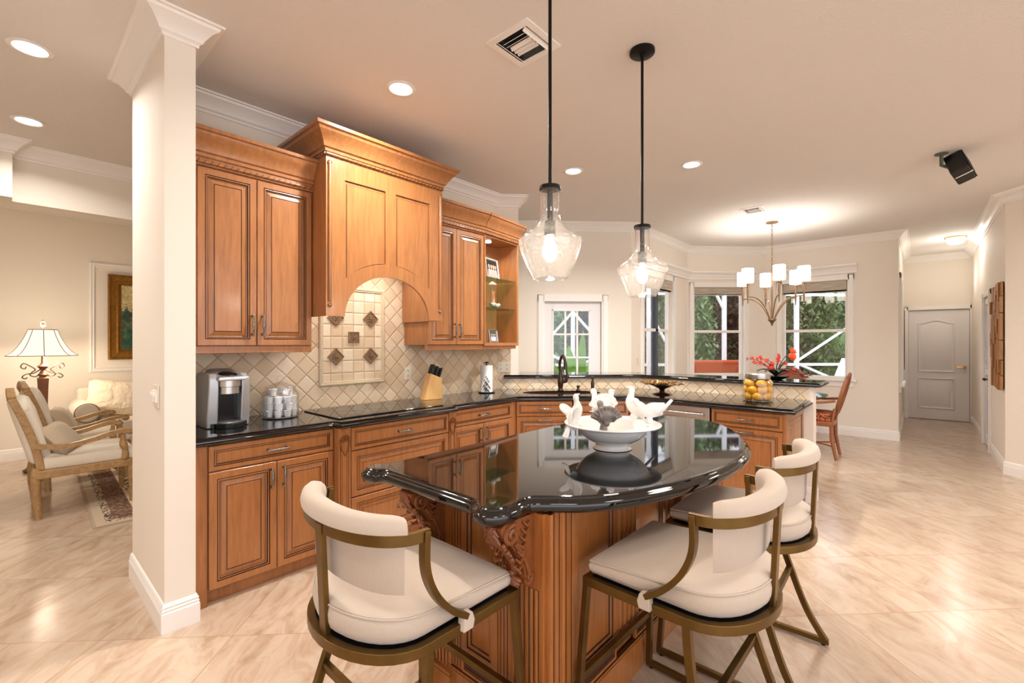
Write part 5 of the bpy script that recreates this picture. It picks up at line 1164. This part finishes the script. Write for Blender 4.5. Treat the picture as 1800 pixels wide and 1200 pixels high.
cushion('throw_pillow', 'large rumpled cream pillow on the left end of the sofa', (.98, 7.62, .73), (radians(-18), radians(6), radians(-14)), .62, .46, .24, simple('cream_damask', (232, 216, 190), .85, bump=(9, .9, .05)))
cushion('throw_pillow', 'patterned brown and cream pillow on the sofa, partly behind the wing wall', (1.42, 7.52, .72), (radians(-14), 0, radians(8)), .44, .42, .18, simple('floral_brown_fabric', (206, 186, 160), .85, var=(26, .35)))

def armchair(label, loc, rz):
    t = thing('armchair', label, 'armchair', loc, rz, 'carved armchairs with cream upholstery')   # faces +x
    for s in (-1, 1):
        b = B(); b.tube(spline([(.30, s*.27, .40), (.30, s*.27, .33), (.30, s*.27, .20), (.30, s*.27, .02), (.30, s*.27, 0)], 4), [.032, .030, .034, .030, .030, .036, .032, .028, .026, .024, .022, .020, .019, .018, .022, .022, .020], 10); b.build('front_leg', GOLDW, t, smooth=50)
        b = B(); b.tube([(-.29, s*.26, .42), (-.30, s*.26, .34), (-.30, s*.26, .2), (-.285, s*.26, .04), (-.285, s*.26, 0)], [.034, .036, .032, .022, .024], 10); b.build('rear_leg', GOLDW, t, smooth=50)
        b = B(); b.bar(spline([(-.27, s*.265, .40), (-.31, s*.265, .62), (-.38, s*.265, .85), (-.43, s*.265, .985)], 4), .042, .05, ref=(1, 0, .25)); b.build('back_stile', GOLDW, t, bevel=.006)
        b = B(); b.bar(spline([(-.31, s*.285, .60), (-.15, s*.295, .575), (.02, s*.30, .60), (.14, s*.30, .635), (.24, s*.30, .655), (.285, s*.30, .64)], 5), .042, .036); b.ball((.285, s*.30, .638), (.034, .026, .028)); ar = b.build('arm', GOLDW, t, smooth=50)
        b = B(); b.tube(spline([(.24, s*.295, .625), (.235, s*.29, .55), (.25, s*.29, .48), (.25, s*.285, .40)], 4), [.014, .016, .018, .022, .026, .030, .028, .024, .020, .024, .028, .028, .026], 10); b.build('arm_support', GOLDW, ar, smooth=50)
        b = B(); b.box(-.30, .32, s*.275-.025, s*.275+.025, .33, .395); b.build('side_rail', GOLDW, t, bevel=.006)
    b = B(); b.box(.29, .335, -.28, .28, .33, .395); b.box(-.31, -.27, -.28, .28, .33, .395); b.build('end_rail', GOLDW, t, bevel=.006)
    b = B(); b.loft([[(-.28, -.275*k, z), (.33*k, -.285*k, z), (.33*k, .285*k, z), (-.28, .275*k, z)] for k, z in [(.97, .39), (1.02, .41), (1.02, .46), (.95, .495), (.75, .51)]]); b.build('seat', CREAM, t, bevel=.03, seg=3)
    b = B(); b.M = T(-.335, 0, .70) @ Ry(radians(-14)); b.loft([[(x, y*k, z*k) for y, z in [(-.25, -.26), (.25, -.26), (.25, .20), (.18, .27), (0, .30), (-.18, .27), (-.25, .20)]] for k, x in [(.85, -.06), (1, -.035), (1, .04), (.9, .07), (.6, .085)]]); b.build('backrest', CREAM, t, bevel=.02, seg=3)
    b = B(); b.bar(spline([(-.43, -.26, .985), (-.435, -.12, 1.02), (-.437, 0, 1.035), (-.435, .12, 1.02), (-.43, .26, .985)], 4), .05, .045); b.build('crest_rail', GOLDW, t, bevel=.006); return t
a1 = armchair('carved armchair with cream upholstery, the nearer of the pair, on the rug edge', (.475, 5.56, 0), 0)
c = copy_tree(a1); c.location = (.56, 6.52, 0); c.rotation_euler = (0, 0, .06); c['label'] = 'carved armchair with cream upholstery, the farther of the pair, in front of the floor lamp'
cushion('lumbar_pillow', 'taupe pillow in the nearer armchair', (.33, 5.52, .61), (radians(0), radians(-55), radians(80)), .42, .30, .15, CUSH); S.collection.objects[-1].rotation_euler = (radians(-38), 0, radians(72))
cushion('lumbar_pillow', 'taupe pillow in the farther armchair', (.40, 6.50, .63), (radians(-30), 0, radians(78)), .38, .32, .15, CUSH)
t = thing('area_rug', 'brown and cream patterned area rug under the armchairs', 'rug', (.47, 4.72, 0), radians(-2))
def rug():
    a = N('rug_pattern', (200, 180, 150), .95); v = a.coord(); sx = a.n('SeparateXYZ'); a.l(v, sx.inputs[0]); x, y = sx.outputs[0], sx.outputs[1]
    d = a.m('MINIMUM', x, y); w = a.n('TexWave'); w.inputs['Scale'].default_value = 3; w.inputs['Distortion'].default_value = 14; w.inputs['Detail'].default_value = 3; w.inputs['Detail Scale'].default_value = 2.4; a.l(v, w.inputs['Vector'])
    fieldc = a.mix(a.m('GREATER_THAN', w.outputs['Fac'], .62), (216, 198, 172), (84, 56, 44)); wn = a.noise(v, 38, 3, .6); bc = a.mix(a.m('GREATER_THAN', wn, .53), (104, 74, 56), (150, 120, 96))
    c = a.mix(a.m('LESS_THAN', d, .27), fieldc, bc); c = a.mix(a.m('LESS_THAN', a.m('ABSOLUTE', a.m('SUBTRACT', d, .275)), .012), c, (220, 200, 172)); c = a.mix(a.m('LESS_THAN', d, .12), c, a.mix(a.m('GREATER_THAN', a.noise(v, 60, 1), .5), (210, 190, 160), (70, 48, 40))); c = a.mix(a.m('LESS_THAN', d, .07), c, (196, 178, 152)); a.base(c); a.bump(wn, .4, .004); return a.mat
B().box(0, 2.2, 0, 3.1, .001, .009).build('rug_body', rug(), t, bevel=.002); B().bar([(0, 3.1, .006), (0, 0, .006), (2.2, 0, .006)], .02, .010).build('binding', simple('rug_binding', (176, 156, 132), .9), t)

# ------------------------------------------------------------------ outside: deck, screen cage, planting
b = B(); b.prism([(.45, 8.55), (5.9, 3.08), (7.8, 3.06), (8.84, 2.06), (8.84, .5), (12.3, .5), (40, .5), (40, 40), (.45, 40)], -.16, -.03); struct(b, 'pool_deck', DECK)
def onp(px, py, Sm):    # a spot on the vertical 45 degree plane x+y = Sm seen at that place in the photo
    a_ = (px-900)/800; dx, dy, dz = CT+ST*a_, ST-CT*a_, (602-py)/800; k = Sm/(dx+dy); return Vector((dx*k, dy*k, CZ+dz*k))
t = thing('screen_enclosure', 'white aluminium pool screen enclosure outside the nook windows and door', 'pool enclosure', (0, 0, 0)); SM = 14.5
def beam(p, q, w=.06, name='beam'): b = B(); b.bar([p, q], w, w, ref=(0.1, .1, 1) if abs((q-p).normalized().z) < .9 else (1, 1, 0)); b.build(name, ALUM, t, bevel=.004)
for px in (870, 1007, 1140, 1273, 1400, 1500):
    p = onp(px, 600, SM); p.z = -.03; q = p.copy(); q.z = 3.0; beam(p, q, .08, 'post'); r_ = q+Vector((-2.2, -2.2, 1.2)); beam(q, r_, .07, 'rafter')
for z in (.92, 2.55, 3.0):
    p = onp(860, 600, SM); q = onp(1540, 600, SM); p.z = q.z = z; beam(p, q, .06, 'rail')
for a_, c_ in (((1400, 635), (1510, 562)), ((1400, 638), (1470, 668)), ((1007, 548), (965, 595)), ((1007, 548), (1050, 596)), ((1007, 645), (968, 622)), ((1007, 645), (1045, 630)), ((1273, 545), (1258, 515)), ((1140, 545), (1170, 600))): beam(onp(*a_, SM), onp(*c_, SM), .05, 'brace')
def shrub(loc, r, h, mat, label, n=900, lf=.11, name='hedge_shrub', cat='shrub', group='hedge beyond the screen enclosure', core=True):
    t = thing(name, label, cat, loc, 0, group); b = B()
    for k in range(n):
        a = random.uniform(0, 2*pi); zz = random.random()**.8; rr = r*(1-.55*zz**3)*random.uniform(.72, 1.05)*(1+.16*sin(5*a+zz*6)); c = Vector((rr*cos(a), rr*sin(a), .1+h*zz*random.uniform(.96, 1.04))); s = lf*random.uniform(.6, 1.3)
        R_ = Matrix.Rotation(random.uniform(0, 2*pi), 4, 'Z') @ Matrix.Rotation(random.uniform(-1.1, 1.1), 4, 'X'); M_ = T(*c) @ R_; q = [M_ @ Vector(p) for p in ((-s*.35, 0, 0), (0, -s*.7, s*.1), (s*.35, 0, 0), (0, s*.9, -s*.1))]; n0 = len(b.v); b.v += q; b.f.append([n0, n0+1, n0+2, n0+3]); b.m.append(0)
    b.build('foliage', mat, t)
    b = B(); b.tube([(0, 0, 0), (.05, 0, h*.4), (0, .05, h*.8)], [.09, .06, .03], 8)
    for k in range(7): a = k*.9; b.tube([(0, 0, h*.2+k*.1*h*.6), (r*.6*cos(a), r*.6*sin(a), h*.45+k*.06*h)], [.035, .012], 5)
    b.build('stem', BARK, t, smooth=60); return t
REDB = simple('reddish_bark_leaf', (110, 72, 56), .7, var=(4, .6))
cols = [GREEN2, GREEN1, REDB, GREEN1, GREEN2, GREEN1, REDB, GREEN2, GREEN1, GREEN1, GREEN2]
words = ['behind the patio door', 'at the right of the patio door', 'seen through the narrow left bay window', 'left half of the middle window view', 'centre of the middle window view', 'right of the middle window view', 'between the two wide windows', 'left side of the right window view', 'centre of the right window view', 'right side of the right window view', 'far right of the window view']
for k, px in enumerate([945, 1000, 1060, 1130, 1200, 1258, 1310, 1362, 1414, 1466, 1520]):
    p = onp(px, 600, 18.0+3*(k % 2)); shrub((p.x, p.y, -.03), .82, 3.5+.35*sin(k*1.7), cols[k], '%s leafy shrub, %s' % ('dark green' if cols[k] is GREEN2 else 'reddish' if cols[k] is REDB else 'bright green', words[k]), 3600, .13)
for k, px in enumerate([960, 1100, 1240, 1380, 1500]):
    p = onp(px, 600, 26+3.5*(k % 2)); shrub((p.x, p.y, -.03), 1.7, 5.2+.5*sin(k*2.2), [GREEN2, GREEN1][k % 2], 'tall background tree beyond the hedge, %s' % ['behind the patio door', 'above the narrow bay window', 'above the middle window', 'above the left of the right window', 'above the right of the right window'][k], 2600, .26, 'garden_tree', 'tree', 'trees behind the hedge')
b = B(); rnd = random.Random(2); secs = []      # overgrown bank closing the view behind the planting
P0 = onp(800, 600, 33); P1 = onp(1580, 600, 33)
for i in range(40):
    q = i/39; c = P0.lerp(P1, q); secs.append([Vector((c.x, c.y, 0))+Vector((-.7, -.7, 0))*(rnd.uniform(.0, 1)+(.8 if 0 < k < 8 else 0))+Vector((0, 0, -.03+.72*k)) for k in range(9)]+[Vector((c.x+1, c.y+1, 5.6)), Vector((c.x+1, c.y+1, -.03))])
b.loft(secs); gb = simple('mixed_foliage', (112, 116, 84), .8, var=(1.6, .45), bump=(5, 1, .3)); o = b.build('overgrown_bank', gb, smooth=60); tag(o, 'dense mixed foliage closing the garden behind the trees', 'foliage', kind='stuff')
def fronds(name, label, loc, n, L, w, mat, up=.9, cat='plant', z0=0.0):
    t = thing(name, label, cat, loc); rnd = random.Random(n)
    for k in range(n):
        a = 2*pi*k/n+rnd.uniform(-.3, .3); el = rnd.uniform(.55, 1.25)*up; ll = L*rnd.uniform(.7, 1.1); b = B(Rz(a)); secs = []
        for i in range(9):
            q = i/8; x = ll*q*cos(el)+.05; z = z0+ll*(q*sin(el)-.35*q*q*cos(el)); ww = w*max(.06, sin(pi*min(1, q*.98+.02))**.7) if q > .35 else w*.08
            secs.append([(x, -ww, z+ww*.3), (x, 0, z), (x, ww, z+ww*.3), (x, 0, z-.006)])
        b.loft(secs); b.build('leaf', mat, t, smooth=60)
    return t
p = onp(1012, 655, 11.2); fronds('banana_plant', 'broad-leaved bright green plant outside the patio door', (p.x, p.y, -.03), 12, 1.6, .13, GREEN3, 1.2)
p = onp(1478, 600, 16.2); fronds('palm', 'feathery green palm outside the right bay window', (p.x, p.y, -.03), 16, 1.5, .10, simple('palm_green', (110, 150, 80), .5, var=(20, .6)), .9, 'palm tree', 1.2)
# patio chaise glimpsed outside, and a sofa shape made up for an orange patch
M_ = onp(1262, 660, 12.6)
t = thing('orange_sofa_shape', 'rust-orange cushioned sofa shape, made up for the orange patch in the middle window', 'sofa', (M_.x, M_.y, -.03), -pi/4)
b = B(); b.box(-.85, .85, -.4, .4, .08, .40); b.build('frame', simple('dark_wicker', (92, 60, 42), .7), t, bevel=.03)
b = B(); b.box(-.85, .85, -.40, -.18, .40, 1.12); b.build('back', RUST, t, bevel=.06, seg=3)
for s in (-1, 1): B().box(-.82 if s < 0 else .01, -.01 if s < 0 else .82, -.18, .38, .40, .56).build('seat_cushion', RUST, t, bevel=.05, seg=3)
p = onp(1462, 668, 12.8)
t = thing('chaise_lounge', 'white sling chaise with its back raised, outside the right bay window', 'lounge chair', (p.x, p.y, -.03), -pi/4+.2)
b = B(); b.bar([(-.75, 0, .36), (.25, 0, .36), (.65, 0, 1.12)], .62, .035); b.build('sling', simple('white_sling', (236, 238, 240), .6), t, bevel=.004)
for x in (-.65, .2):
    for y in (-.28, .28): B().tube([(x, y, .35), (x, y, 0)], .018, 8).build('leg', ALUM, t, smooth=60)
